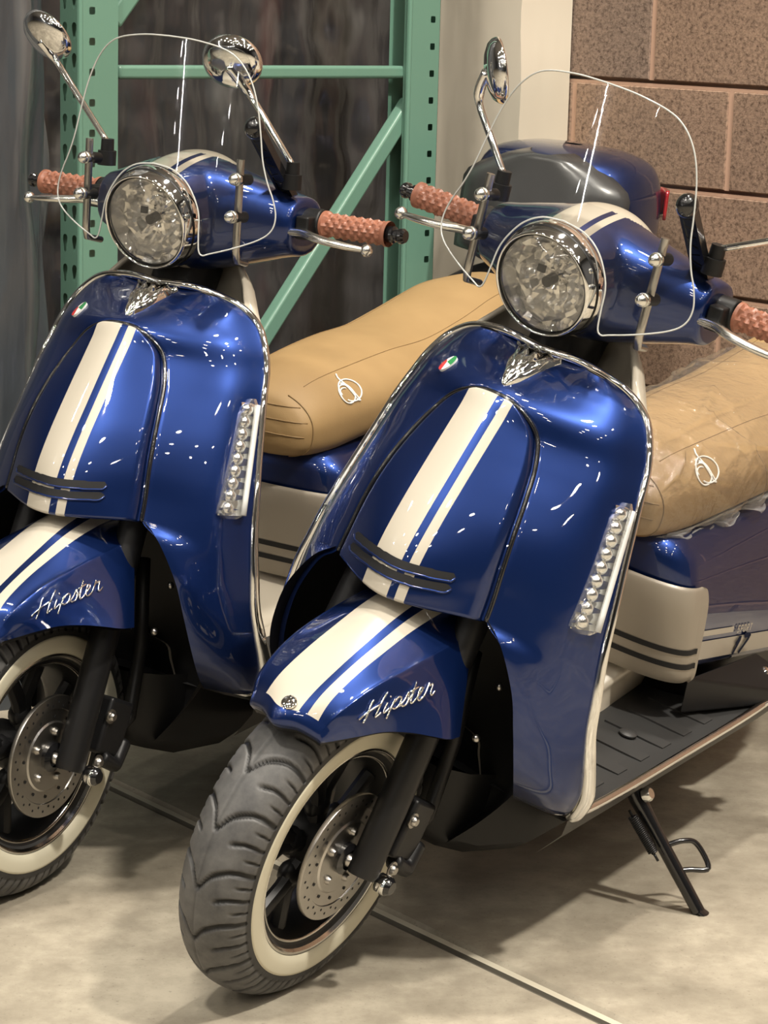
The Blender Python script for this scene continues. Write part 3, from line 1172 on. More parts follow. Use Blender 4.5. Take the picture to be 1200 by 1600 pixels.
# black lower side covers and foot-peg blocks
mb = MB()
GB = np.array([ucurve(x0, w_, z, xe=-1.3, tail=.9, wt=wt) for z, x0, w_, wt in ((.392, -.77, .176, .2), (.372, -.772, .182, .205), (.34, -.785, .172, .20), (zf - .01, -.80, .165, .20))])
mb.grid(GB, flip=True)
lower = part(mb, 'lower_side_cover', M['black'], angle=50)
for sy in (1, -1):
    mb = MB()
    V = [(-.735, .185, .372), (-.955, .205, .372), (-.985, .245, .352), (-.945, .262, .330), (-.735, .190, .312), (-.955, .20, .305), (-.985, .245, .318), (-.945, .262, .306)]
    V = [(x, y * sy, z) for x, y, z in V]
    Fq = [(0, 1, 2, 3), (4, 7, 6, 5), (0, 3, 7, 4), (3, 2, 6, 7), (2, 1, 5, 6), (1, 0, 4, 5)]
    mb.add(V, Fq)
    peg = part(mb, 'foot_peg_block', M['black'], angle=30, bevel=.004, recalc=True)
    mb = MB()
    mb.lathe([(0, .006), (.005, .006), (.008, .003), (.008, 0)], (0, sy * .5, 1), (-.945, sy * .232, .352), 16)
    mb.cyl((-.955, sy * .255, .322), (-1.0, sy * .262, .330), .010, 14)
    mb.sphere((-.950, sy * .268, .318), .010, 8)
    part(mb, 'peg_bolt', M['chrome'], peg, angle=40)

# side decal: beige band with the lettering cut in dark blue
M['decal'] = mat('beige_decal', (.36, .325, .27), .38, 0, .4, .1)
M['decal_dark'] = mat('dark_decal_letters', (.012, .016, .035), .8, spec=.1)


def decal_strip(x0, x1, z_lo, z_hi, off, mb, n=24):
    GG = []
    for x in np.linspace(x0, x1, n):
        lift = -.14 * min(.36, max(0, -x - .70))
        GG.append([(x, rear_side(x, z + lift) + off, z + lift) for z in (z_lo, z_hi)])
    mb.grid(np.array(GG))


mb = MB()
decal_strip(-.728, -1.15, .408, .440, .0018, mb)
decal_strip(-.728, -.850, .448, .457, .0018, mb, 12)
dec = part(mb, 'side_decal', M['decal'], rear, angle=180)
STROKES = {
    '1': [[(.15, .62), (.42, 1.0), (.42, 0)]],
    '7': [[(0, 1.0), (.66, 1.0), (.22, 0)]],
    'S': [[(.6, .9), (.5, 1), (.1, 1), (0, .85), (0, .62), (.1, .5), (.5, .5), (.6, .38), (.6, .12), (.5, 0), (.1, 0), (0, .1)]],
    'P': [[(0, 0), (0, 1), (.5, 1), (.6, .88), (.6, .58), (.5, .45), (0, .45)]],
    'O': [[(.1, 0), (0, .12), (0, .88), (.1, 1), (.5, 1), (.6, .88), (.6, .12), (.5, 0), (.1, 0)]],
    'R': [[(0, 0), (0, 1), (.5, 1), (.6, .88), (.6, .6), (.5, .47), (0, .47)], [(.3, .47), (.6, 0)]],
    'T': [[(0, 1), (.64, 1)], [(.32, 1), (.32, 0)]],
}


def side_letters(text, x0, z0, h, adv, r_, mats, slant=.32):
    """flat lettering lying on the rear flank"""
    mb = MB()
    cx = 0
    for ch in text:
        for st in STROKES[ch]:
            P = np.array([(-(cx + a_ * h + z_ * h * slant), z_ * h) for a_, z_ in st])
            dens = [P[0] - (P[1] - P[0]) / np.linalg.norm(P[1] - P[0]) * r_ * .3]
            for p, q_ in zip(P[:-1], P[1:]):
                dens += [p + (q_ - p) * t for t in np.linspace(0, 1, 6)[1:]]
            dens = np.array(dens)
            T_ = np.gradient(dens, axis=0)
            T_ /= np.maximum(np.linalg.norm(T_, axis=1)[:, None], 1e-9)
            N_ = np.stack([-T_[:, 1], T_[:, 0]], 1)
            rows2 = []
            for sgn in (-1, 1):
                row = []
                for dx, dz in dens + N_ * sgn * r_:
                    x = x0 + dx
                    z = z0 + dz - .14 * min(.36, max(0, -x - .70))
                    row.append((x, rear_side(x, z) + .0032, z))
                rows2.append(row)
            mb.grid(np.array(rows2))
        cx += adv * h
    return part(mb, 'side_lettering', mats, rear, angle=180)


side_letters('17', -.858, .4085, .031, .95, .0042, M['decal_dark'])
side_letters('SPORT', -.862, .4470, .0105, 1.12, .0011, M['decal'])

# ---------------------------------------------------------------- seat
sx = [(-.600, .060, .600, .640), (-.608, .090, .588, .668), (-.628, .108, .581, .690), (-.69, .124, .577, .714), (-.80, .140, .592, .728), (-.93, .150, .606, .738),
      (-1.06, .157, .612, .742), (-1.20, .160, .617, .764), (-1.33, .155, .624, .790), (-1.44, .135, .634, .795), (-1.52, .10, .65, .79), (-1.545, .05, .67, .76)]
SS = cr(np.array(sx), 6)
SEAT_ET, SEAT_EB, SEAT_RS = 2.1, 3.4, .74


def seat_xyz(x, w_, zb, zt, a, off=0.0):
    zc = zb + (zt - zb) * .42
    ca, sa = math.cos(a), math.sin(a)
    e, h = (SEAT_EB, zc - zb) if sa < 0 else (SEAT_ET, zt - zc)
    y = (w_ + off) * math.copysign(abs(ca) ** (2 / e), ca)
    z = zc + (h + off) * math.copysign(abs(sa) ** (2 / e), sa)
    return np.array([x, y * (SEAT_RS if y < 0 else 1), z])


def seat_ring(x, w_, zb, zt, n=72):
    return [seat_xyz(x, w_, zb, zt, a) for a in np.linspace(0, 2 * np.pi, n, endpoint=False)]


def seat_row(x):
    return [np.interp(x, SS[::-1, 0], SS[::-1, c]) for c in (1, 2, 3)]


def seat_yz(x, z):
    """left side of the seat: y at (x, z)"""
    w_, zb, zt = seat_row(x)
    zc = zb + (zt - zb) * .42
    e, h = (SEAT_EB, zc - zb) if z < zc else (SEAT_ET, zt - zc)
    return w_ * (1 - min(.99, abs(z - zc) / h) ** e) ** (1 / e)


mb = MB()
G = np.array([seat_ring(*r_) for r_ in SS])
mb.grid(G, close_u=True)
k = G.shape[1]
mb.f += [tuple(range(k))[::-1], tuple(range((len(SS) - 1) * k, len(SS) * k))]
mb.mi += [0, 0]
seat = part(mb, 'seat', M['seat'], angle=180, recalc=True)


def seat_point(x, a, off=.0015):
    return seat_xyz(x, *seat_row(x), a, off)


mb = MB()
mb.tube([seat_point(-.628, a, .0006) for a in np.linspace(-1.1, 1.05, 24)], .0012, 6)
mb.tube([seat_point(-.628, math.pi - a, .0006) for a in np.linspace(-1.1, 1.05, 24)], .0012, 6)
mb.tube([seat_point(x, 1.0, .0004) for x in np.linspace(-.66, -1.45, 40)], .0006, 6)
mb.tube([seat_point(x, math.pi - 1.0, .0004) for x in np.linspace(-.66, -1.45, 40)], .0009, 6)
for zf_ in (.622, .645, .667):                         # three seams across the nose
    nose_ = []
    for y in np.linspace(-.070, min(.100, seat_yz(-.628, zf_) - .003), 22):
        best_x = -.66
        for x in np.linspace(-.600, -.66, 80):
            w_, zb, zt = seat_row(x)
            if zb < zf_ < zt and y <= seat_yz(x, zf_) and -y <= seat_yz(x, zf_) * SEAT_RS:
                best_x = x
                break
        nose_.append((best_x + .0008, y, zf_))
    mb.tube(nose_, .0011, 6)
part(mb, 'seat_seams', M['seam'], seat, angle=180)
# embroidered white scrollwork on the side of the seat
mb = MB()
ex, ea = -.738, .58


def emb(px_, pz_):
    """flat stitching pattern laid on the left side of the seat"""
    x = ex - px_
    return tuple(seat_xyz(x, *seat_row(x), ea + pz_ * 11.5, .0012))


ring = [emb(.0255 * math.cos(a), .0190 * math.sin(a)) for a in np.linspace(-2.4, 3.3, 50)]
mb.tube(ring, .0014, 6)
mb.tube([emb(-.013 + .017 * math.cos(a), -.004 + .016 * math.sin(a)) for a in np.linspace(0, 6.28, 36)], .0012, 6, closed=False)
mb.tube([emb(-.015 + .014 * math.cos(a), -.006 + .013 * math.sin(a)) for a in np.linspace(1, 5.2, 26)], .0011, 6)
mb.tube([emb(*p) for p in cr(np.array([(.002, .031), (-.004, .023), (-.002, .012), (.004, -.006), (.010, -.020)]), 8)], .0014, 6)
mb.tube([emb(*p) for p in cr(np.array([(-.012, .014), (-.004, .010), (.000, -.004), (.004, -.018), (.011, -.021)]), 8)], .0013, 6)
mb.tube([emb(*p) for p in cr(np.array([(-.009, .016), (.001, .008), (.005, -.006), (.008, -.018)]), 8)], .0011, 6)
part(mb, 'embroidery', M['white_thread'], seat, angle=180)

# grab rail and tail case behind the seat
mb = MB()
mb.grid(np.array([[(x, y, .70) for y in (-.10, .10)] for x in (-1.50, -1.9)]))
for sy in (1, -1):
    mb.tube(cr(np.array([(-1.40, .12 * sy, .63), (-1.60, .135 * sy, .735), (-1.90, .12 * sy, .765)]), 8), .012, 10)
    mb.tube(cr(np.array([(-1.50, .06 * sy, .66), (-1.62, .06 * sy, .755), (-1.86, .06 * sy, .765)]), 8), .010, 10)
part(mb, 'luggage_rack', M['black_satin'], angle=40)
G = []
for z, s_, xb in ((.775, .86, 0), (.79, .94, 0), (.85, 1, 0), (.92, 1, 0), (.972, .95, .0), (1.004, .82, 0), (1.022, .52, 0), (1.026, .1, 0)):
    row = []
    for a in np.linspace(0, 2 * np.pi, 60, endpoint=False):
        ca, sa = math.cos(a), math.sin(a)
        row.append((-1.855 + .155 * s_ * math.copysign(abs(ca) ** .72, ca), .187 * s_ * math.copysign(abs(sa) ** .72, sa), z))
    G.append(row)
G = cr(np.array(G, float), 3)
mb = MB()
mb.grid(G, close_u=True)
mb.f += [tuple(range(60))]
mb.mi += [0]
case = part(mb, 'top_case', M['blue'], angle=180, recalc=True)
mb = MB()                                              # smoked grey back-rest pad on the front of the case
GG = []
for t in np.linspace(0, 1, 16):
    z = .800 + .212 * t
    hw = .178 * min(1, (1.02 - t) * 3.2) ** .5
    GG.append([(-1.855 + .172 - .02 * t ** 2 - .05 * (q) ** 4, hw * q, z) for q in np.linspace(-1, 1, 25)])
mb.grid(np.array(GG))
part(mb, 'backrest_pad', mat('smoked_grey_pad', (.045, .045, .046), .30, 0, .3, .2), case, angle=180, solid=.012)
for sy in (1, -1):
    mb = MB()
    GG = [[(-1.89 - .085 * math.sin(a) - .02, sy * (.186 * math.cos(a * .75) - .000 + .006), z) for a in np.linspace(.1, 1.2, 10)] for z in np.linspace(.895, .955, 6)]
    mb.grid(np.array(GG), flip=sy > 0)
    part(mb, 'red_reflector', M['red_lens'], case, angle=180, solid=.006)
for sy in (1, -1):
    mb = MB()
    mb.sphere((-1.93, sy * .175, .83), .018, 10, (.9, .7, 1.6))
    part(mb, 'rear_turn_signal', M['amber'], angle=180)

# rear mudguard / engine / tail so that the scooter stands complete
mb = MB()
mb.box((-1.0, -.02, .20), (.42, .20, .16))
mb.tube([(-1.05, .13, .25), (-1.25, .13, .245)], .05, 16)
mb.tube([(-1.30, -.10, .30), (-1.45, -.12, .62)], .03, 12)
mb.tube([(-1.30, .12, .30), (-1.45, .13, .62)], .022, 12)
part(mb, 'engine', M['black_satin'], angle=40, bevel=.012)
mb = MB()
mb.tube([(-.95, -.15, .20), (-1.2, -.17, .22), (-1.65, -.17, .27)], [.02, .045, .045], 20)
part(mb, 'exhaust', M['steel'], angle=40)


# ---------------------------------------------------------------- wheels
def tyre_mesh(n_around, n_half, grooves):
    prof = [(.136, .044), (.146, .0525), (.158, .0560), (.172, .0575), (.184, .0570), (.195, .0535), (.205, .0465), (.2135, .036), (.219, .023), (.2213, .011), (.222, 0)]
    half_ = cr(np.array(prof), n_half)
    P = np.concatenate([half_, (half_ * np.array([1, -1]))[::-1][1:]])
    mb = MB()
    th = np.linspace(0, 2 * np.pi, n_around, endpoint=False)
    gm = []
    NW = 17
    G = np.zeros((n_around, len(P), 3))
    for i, t in enumerate(th):
        for j, (r_, y) in enumerate(P):
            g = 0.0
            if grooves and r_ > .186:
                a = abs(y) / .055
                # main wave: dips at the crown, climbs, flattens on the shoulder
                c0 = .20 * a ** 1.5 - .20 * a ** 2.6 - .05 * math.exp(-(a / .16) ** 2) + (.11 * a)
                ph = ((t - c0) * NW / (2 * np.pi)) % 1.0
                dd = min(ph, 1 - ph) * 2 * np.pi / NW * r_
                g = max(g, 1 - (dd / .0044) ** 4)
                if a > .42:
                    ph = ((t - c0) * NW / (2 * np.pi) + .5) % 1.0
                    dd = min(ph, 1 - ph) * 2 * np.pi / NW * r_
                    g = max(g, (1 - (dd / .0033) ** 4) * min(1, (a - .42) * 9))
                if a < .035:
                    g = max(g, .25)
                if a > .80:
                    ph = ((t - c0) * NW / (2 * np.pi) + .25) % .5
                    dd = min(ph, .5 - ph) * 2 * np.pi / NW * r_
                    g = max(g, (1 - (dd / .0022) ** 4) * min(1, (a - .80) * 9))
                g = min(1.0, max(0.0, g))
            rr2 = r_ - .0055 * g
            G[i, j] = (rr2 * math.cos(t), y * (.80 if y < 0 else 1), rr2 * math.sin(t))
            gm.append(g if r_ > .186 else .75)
    mb.grid(G, close_v=True)
    return mb, gm


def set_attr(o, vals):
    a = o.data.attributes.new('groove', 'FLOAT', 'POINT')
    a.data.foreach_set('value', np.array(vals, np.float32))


def make_wheel(name, hub, steered, detail):
    mb = MB()                                          # cast rim: barrel, hub, split spokes
    mb.lathe([(.139, .046), (.132, .044), (.124, .030), (.120, 0), (.124, -.030), (.132, -.044), (.139, -.046)], (0, 1, 0), hub, 96)
    mb.lathe([(0, .040), (.030, .040), (.034, .030), (.036, 0), (.034, -.030), (.030, -.040), (0, -.040)], (0, 1, 0), hub, 40)
    for k in range(5):
        a = k * 2 * math.pi / 5 + .25
        for d_ in (-.13, .13):
            p0 = np.array(hub) + np.array([.030 * math.cos(a), .016, .030 * math.sin(a)])
            p1 = np.array(hub) + np.array([.075 * math.cos(a + d_ * .7), .014, .075 * math.sin(a + d_ * .7)])
            p2 = np.array(hub) + np.array([.124 * math.cos(a + d_ * 2.0), .018, .124 * math.sin(a + d_ * 2.0)])
            mb.tube([p0, p1, p2], [.012, .010, .010], 8, squash=(1, 1.25))
        mb.sphere(np.array(hub) + np.array([.052 * math.cos(a), .012, .052 * math.sin(a)]), .020, 8, (1, .8, 1))
    wheel = part(mb, name, M['black_satin'], steered=steered, angle=40)
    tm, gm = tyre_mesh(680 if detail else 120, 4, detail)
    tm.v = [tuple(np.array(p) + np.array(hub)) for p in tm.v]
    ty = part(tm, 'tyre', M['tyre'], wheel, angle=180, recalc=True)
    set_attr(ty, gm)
    for sy in (1, -1):
        mb = MB()
        mb.lathe([(.1475, sy * .0520), (.150, sy * .0560), (.160, sy * .0580), (.172, sy * .0588), (.1755, sy * .0582), (.1765, sy * .0560)], (0, 1, 0), np.array(hub) + np.array([0, .0 if sy > 0 else .0115, 0]), 128)
        part(mb, 'white_wall_band', M['white_rubber'], wheel, angle=180, recalc=True)
        mb = MB()
        mb.lathe([(.1485, sy * .0525), (.1465, sy * .0545), (.1435, sy * .0530), (.140, sy * .0465), (.1345, sy * .0440), (.1325, sy * .0455), (.1305, sy * .0420)], (0, 1, 0), np.array(hub) + np.array([0, .0 if sy > 0 else .0115, 0]), 128)
        part(mb, 'rim_lip', M['rim_lip'], wheel, angle=180, recalc=True)
    return wheel


HUB = np.array([0, 0, HUB_Z])
wheel = make_wheel('front_wheel', HUB, True, True)
mb = MB()                                              # brake disc with two rings of drilled holes
y0 = .066
mb.lathe([(.052, y0 - .004), (.052, y0), (.070, y0 + .0005), (.071, y0 + .0022), (.090, y0 + .0022), (.0905, y0 + .0012), (.0905, y0 - .004)], (0, 1, 0), HUB, 96)
mb.lathe([(.018, y0 + .002), (.050, y0 + .002), (.0525, y0)], (0, 1, 0), HUB, 64)
for k in range(40):
    a = 2 * math.pi * k / 40
    r_ = .0815 if k % 2 else .0755
    c_ = HUB + np.array([r_ * math.cos(a), y0 + .0024, r_ * math.sin(a)])
    mb.lathe([(0, 0), (.0021, 0)], (0, 1, 0), c_, 8, mi=1)
for k in range(12):
    a = 2 * math.pi * k / 12 + .1
    c_ = HUB + np.array([.060 * math.cos(a), y0 + .0012, .060 * math.sin(a)])
    mb.lathe([(0, 0), (.0026, 0)], (0, 1, 0), c_, 8, mi=1)
disc = part(mb, 'brake_disc', [M['steel'], M['dark']], wheel, angle=30)
mb = MB()
for k in range(5):
    a = 2 * math.pi * k / 5 + .5
    c_ = HUB + np.array([.037 * math.cos(a), y0 + .001, .037 * math.sin(a)])
    mb.lathe([(0, .007), (.004, .007), (.0062, .003), (.0062, 0)], (0, 1, 0), c_, 12)
mb.lathe([(.022, .0), (.022, .008), (.014, .012)], (0, 1, 0), HUB + np.array([0, y0, 0]), 24, mi=1)
mb.lathe([(0, .017), (.007, .017), (.0095, .012), (.0095, 0)], (0, 1, 0), HUB + np.array([0, y0, 0]), 18)
part(mb, 'axle_hub', [M['steel'], M['black_gloss']], wheel, angle=30)
mb = MB()
mb.tube([HUB + np.array([-.085, .012, -.095]), HUB + np.array([-.068, .030, -.082]), HUB + np.array([-.060, .045, -.075])], .0045, 8)
mb.v = mb.v
part(mb, 'tyre_valve', M['gold'], wheel, angle=180)
make_wheel('rear_wheel', np.array([-1.25, 0, HUB_Z]), False, False)

# ---------------------------------------------------------------- fork, caliper, mudguard
for sy in (1, -1):
    mb = MB()
    p0, p1 = np.array([-.004, .098 * sy, .222]), np.array([-.150, .090 * sy, .585])
    mb.tube([p0 + (p1 - p0) * t for t in (0, .02, .5, 1)], [.0185, .0215, .0215, .0215], 24)
    leg = part(mb, 'fork_leg', M['black_satin'], steered=True, angle=40)
    if sy == 1:
        mb = MB()
        mb.lathe([(0, .022), (.009, .022), (.0135, .016), (.0135, 0)], (0, 1, 0), (-.030, .112, .213), 20)
        mb.lathe([(.0135, .0155), (.0150, .010), (.0135, .004)], (0, 1, 0), (-.030, .112, .213), 20, mi=1)
        part(mb, 'axle_cap', [M['black_gloss'], M['chrome']], leg, angle=40)
mb = MB()
mb.box((-.105, .088, .262), (.060, .036, .085), Matrix.Rotation(R(-24), 3, 'Y'))
mb.tube([(-.075, .100, .225), (-.105, .104, .205), (-.135, .098, .235)], .013, 12)
cal = part(mb, 'brake_caliper', M['black_satin'], steered=True, angle=40, bevel=.006)
for c_ in ((-.088, .106, .285), (-.052, .113, .226)):
    mb = MB()
    mb.lathe([(0, .008), (.005, .008), (.0075, .005), (.0075, 0)], (0, 1, 0), c_, 14)
    mb.lathe([(0, .002), (.011, .002), (.011, 0)], (0, 1, 0), c_, 16)
    part(mb, 'caliper_bolt', M['steel'], cal, angle=40)
mb = MB()
mb.tube([(-.185, .080, .50), (-.182, .086, .37), (-.160, .088, .262), (-.13, .088, .25)], .0105, 10)
part(mb, 'brake_hose', M['black'], steered=True, angle=180)

FY = .011
st = [  # centre (x,z) | ridge (x,y,z) | bottom (x,y,z)
    ((.150, .440), (.124, .051, .434), (.120, .055, .433)),
    ((.157, .449), (.129, .054, .443), (.123, .059, .437)),
    ((.148, .4665), (.121, .057, .457), (.110, .068, .441)),
    ((.112, .489), (.102, .066, .481), (.086, .084, .448)),
    ((.062, .515), (.055, .074, .503), (.050, .098, .452)),
    ((.010, .541), (.004, .080, .515), (.013, .114, .449)),
    ((-.045, .566), (-.045, .083, .524), (-.015, .129, .444)),
    ((-.095, .580), (-.100, .085, .532), (-.042, .140, .438)),
    ((-.150, .585), (-.135, .085, .537), (-.075, .137, .432)),
]
FG = []
for (cx, cz), r_, b_ in st:
    r_, b_ = np.array(r_), np.array(b_)
    c_ = np.array([cx, 0, cz])
    m1 = c_ + (r_ - c_) * .5 + np.array([0, 0, .0052])
    rin = c_ + (r_ - c_) * .90 + np.array([0, 0, .0018])
    m2 = r_ + (b_ - r_) * .45 + np.array([.001, .0015, 0])
    L = [c_, m1, rin, r_, m2, b_]
    FG.append([mirror_y(p) for p in L[::-1]] + L[1:])
FG = np.array(FG)
FG[..., 1] += FY
FGf = cr(FG, 7)
FGf = np.swapaxes(cr(np.swapaxes(FGf, 0, 1), 5), 0, 1)
mb = MB()
mb.grid(FGf[14:], flip=True)
fender = part(mb, 'front_mudguard', M['blue_fender'], steered=True, angle=180)
lipm = MB()
lipm.grid(FGf[:15], flip=True)
lo_ = part(lipm, 'mudguard_lip', M['blue'], fender, angle=180)
# inner black edge under the mudguard
mb = MB()
inn = FGf.copy()
inn[..., 2] -= .006
inn[..., 1] = FY + (inn[..., 1] - FY) * .94
inn[..., 0] -= .006
mb.grid(inn)
part(mb, 'mudguard_liner', M['black'], fender, angle=180)
# chrome script on the left side of the mudguard
SCRIPT = [
    [(.1, -.05), (.35, .6), (.62, 1.9), (.75, 2.05)], [(-.25, .75), (.3, 1.0), (1.35, 1.15)], [(1.75, 2.15), (1.45, 1.5), (1.05, .1), (1.15, -.05), (1.45, .15)],
    [(1.85, 1.0), (1.65, .15), (1.75, 0), (2.1, .3)], [(2.02, 1.42), (2.06, 1.5)],
    [(2.45, 1.05), (2.2, .2), (1.95, -.8)], [(2.40, .75), (2.75, 1.08), (2.95, .8), (2.8, .2), (2.5, .02), (2.3, .2)],
    [(2.85, .1), (3.25, .6), (3.5, 1.15), (3.55, .6), (3.45, .1), (3.15, 0), (3.05, .15)],
    [(3.5, .2), (3.9, 1.0), (4.12, 1.8)], [(3.95, 1.1), (3.8, .2), (3.95, 0), (4.3, .3)], [(3.65, 1.12), (4.45, 1.25)],
    [(4.3, .3), (4.75, .75), (4.75, 1.05), (4.5, .95), (4.4, .35), (4.6, 0), (5.0, .2)],
    [(5.0, .2), (5.3, .9), (5.4, 1.12), (5.45, .9), (5.75, .95), (5.65, .3), (5.8, .05), (6.1, .3)],
]


def fpt(s_, t_):
    """left side of the mudguard: s_ = station, t_ = 0 ridge .. 1 lower edge"""
    return sample(FGf, s_ * 7, (8 + 2 * t_) * 5)


# text frame: origin under the H, directions measured along the side face
S0, T0, S1, T1 = 3.25, .62, 6.05, .50
mb = MB()
for stt in SCRIPT:
    pts = []
    for a, h in cr(np.array(stt, float), 5):
        k_ = a / 6.0
        s_ = S0 + (S1 - S0) * k_ + h * .10
        t_ = T0 + (T1 - T0) * k_ - h * (.155 + .03 * (1 - k_))
        p = fpt(s_, t_)
        n_ = np.cross(fpt(s_ + .1, t_) - p, fpt(s_, t_ + .1) - p)
        n_ /= np.linalg.norm(n_)
        pts.append(p + (n_ if n_[1] > 0 else -n_) * .0022)
    mb.tube(pts, .0013, 6)
part(mb, 'chrome_script', M['chrome'], fender, angle=180)
mb = MB()                                              # small chrome badge at its tip
bp = sample(FGf, 2.30 * 7, 5 * 5 + 1.0)
mb.lathe([(0, .0045), (.006, .004), (.010, .002), (.0105, 0)], (.55, 0, .83), bp - np.array([0, 0, .0005]), 16)
for k in range(5):
    a = k * 2 * math.pi / 5
    mb.sphere(bp + np.array([.0045 * math.cos(a), .0045 * math.sin(a), .003 - .003 * math.cos(a)]), .0026, 5)
part(mb, 'tip_badge', M['chrome'], fender, angle=30)

# ---------------------------------------------------------------- handlebar cowl
def evaluated(o):
    dg = bpy.context.evaluated_depsgraph_get()
    dg.update()
    me = bpy.data.meshes.new_from_object(o.evaluated_get(dg))
    return me


def super_ring(c, e1, e2, r1, r2, n=40, ex=2.4):
    out = []
    for a in np.linspace(0, 2 * np.pi, n, endpoint=False):
        ca, sa = math.cos(a), math.sin(a)
        out.append(np.array(c) + np.array(e1) * r1 * math.copysign(abs(ca) ** (2 / ex), ca) + np.array(e2) * r2 * math.copysign(abs(sa) ** (2 / ex), sa))
    return out


X_, Y_, Z_ = np.eye(3)
TL = .25
LC = np.array([-.252, 0, .982])
LN = np.array([math.cos(TL), 0, -math.sin(TL)])
mb = MB()
arm = [(0, -.365, .990, .088, .086), (.05, -.372, .990, .080, .080), (.10, -.388, .989, .068, .066), (.150, -.408, .988, .054, .050), (.178, -.417, .987, .047, .043)]
ys = [(-y, *q) for y, *q in arm[:0:-1]] + arm
sec = cr(np.array(ys), 6)
Gq = np.array([super_ring((cx, y, cz), X_, Z_, hx, hz, ex=2.3) for y, cx, cz, hx, hz in sec])
mb.grid(Gq, close_u=True)
n_ = 40
mb.f += [tuple(range(n_))[::-1], tuple(range((len(sec) - 1) * n_, len(sec) * n_))]
mb.mi += [0, 0]
o0 = len(mb.v)
nac = [(-.268, .983, .0715, .0690), (-.290, .985, .0765, .0735), (-.325, .994, .083, .0785), (-.360, .9995, .088, .0815), (-.395, 1.000, .088, .083), (-.425, .998, .082, .077), (-.445, .996, .066, .060)]
TL = .25
sec = cr(np.array(nac), 6)
Gq = np.array([super_ring((x - 0, 0, cz), Y_, Z_, ry, rz, ex=2.05) for x, cz, ry, rz in sec])
for i, (x, cz, ry, rz) in enumerate(sec):              # front sections lean like the lamp
    k = max(0, min(1, (x + .36) / .09))
    Gq[i][:, 0] += (Gq[i][:, 2] - .982) * math.tan(TL) * k
mb.grid(Gq, close_u=True)
mb.f += [tuple(o0 + i for i in range(n_))[::-1], tuple(o0 + (len(sec) - 1) * n_ + i for i in range(n_))]
mb.mi += [0, 0]
tmp = mb.build('cowl_tmp', M['blue'], recalc=True)
md = tmp.modifiers.new('r', 'REMESH')
md.mode = 'VOXEL'
md.voxel_size = .0040
md = tmp.modifiers.new('s', 'SMOOTH')
md.factor = .5
md.iterations = 14
me = evaluated(tmp)
Vc = np.array([v.co[:] for v in me.vertices])
Fc = [tuple(p.vertices) for p in me.polygons]
bpy.data.objects.remove(tmp)
bpy.data.meshes.remove(me)


def cowl_rear(p):
    return p[0] < -.362 - 13.0 * p[1] ** 2 - .28 * max(0, 1.03 - p[2]) and p[2] > .93


fm, rm = MB(), MB()
def behind_lamp(p):
    d = p - LC
    h = d @ LN
    return h > -.075 and np.linalg.norm(d - LN * h) < .0675 + .02 * max(0, h + .03)


for tgt, want in ((fm, False), (rm, True)):
    used = {}
    for f in Fc:
        c_ = Vc[list(f)].mean(0)
        if behind_lamp(c_):
            continue
        if cowl_rear(c_) == want:
            idx = []
            for i in f:
                if i not in used:
                    used[i] = len(tgt.v)
                    tgt.v.append(tuple(Vc[i]))
                idx.append(used[i])
            tgt.f.append(tuple(idx))
            tgt.mi.append(0)
cowl = part(fm, 'handlebar_cowl', M['blue_cowl'], steered=True, angle=180)
part(rm, 'rear_cowl', M['cream'], steered=True, angle=180)

# steering column cover below the cowl
mb = MB()
ca_ = np.array([-.392, 0, .945])
mb.tube([ca_, ca_ + np.array([.022, 0, -.045]), ca_ + np.array([.050, 0, -.10])], [.052, .050, .050], 28)
part(mb, 'steering_column', M['black'], steered=True, angle=50)

# headlight
mb = MB()
mb.lathe([(.0730, -.040), (.0775, -.036), (.0785, -.028), (.0772, -.020), (.0745, -.010), (.0722, -.002), (.0705, .0018), (.0690, .0022), (.0678, .0005), (.0672, -.004)], LN, LC, 96)
head = part(mb, 'headlight', M['chrome'], steered=True, angle=180, recalc=True)
mb = MB()
mb.lathe([(.0766, -.0185), (.0774, -.0170), (.0758, -.0140)], LN, LC, 96)
mb.lathe([(.0678, -.003), (.0668, .0002), (.0660, -.002)], LN, LC, 96)
part(mb, 'rubber_ring', M['black'], head, angle=180)
mb = MB()
mb.lathe([(.0665, -.002), (.060, .0035), (.045, .0085), (.028, .0115), (.012, .0128), (0.0005, .0130)], LN, LC, 64)
part(mb, 'headlight_lens', M['lens'], head, angle=180)
mb = MB()                                              # faceted reflector
nr, na = 12, 38
Gq = []
rgh = np.random.default_rng(5)
e1 = np.array([0, 1.0, 0])
e2 = np.cross(LN, e1)
for i in range(nr):
    r_ = .066 * (1 - i / (nr - .6))
    d_ = -.006 - .040 * (1 - (r_ / .066) ** 2)
    row = []
    for a in np.linspace(0, 2 * np.pi, na, endpoint=False):
        k_ = .0075 * math.sin(a * 3 + .6) * math.sin(i * .9) + .006 * math.cos(a * 5 - 1) * math.cos(i * 1.3) + rgh.normal(0, .0030)
        row.append(LC + LN * (d_ + k_ * (1 if 0 < i else 0)) + (e1 * math.cos(a) + e2 * math.sin(a)) * r_)
    Gq.append(row)
mb.grid(np.array(Gq), close_u=True)
part(mb, 'reflector', mat('lamp_reflector', (.95, .93, .90), .10, .74), head, angle=24)
mb = MB()
mb.cyl(LC - LN * .030, LC - LN * .012, .0075, 18)
mb.box(LC - LN * .022 + np.array([0, -.017, .010]), (.004, .011, .010))
part(mb, 'bulb_cap', M['black'], head, angle=40)


# windshield: a bent acrylic sheet with a notch round the headlight
def wsx(y, z):
    return -.260 - .1047 * (z - 1) - .95 * y * y


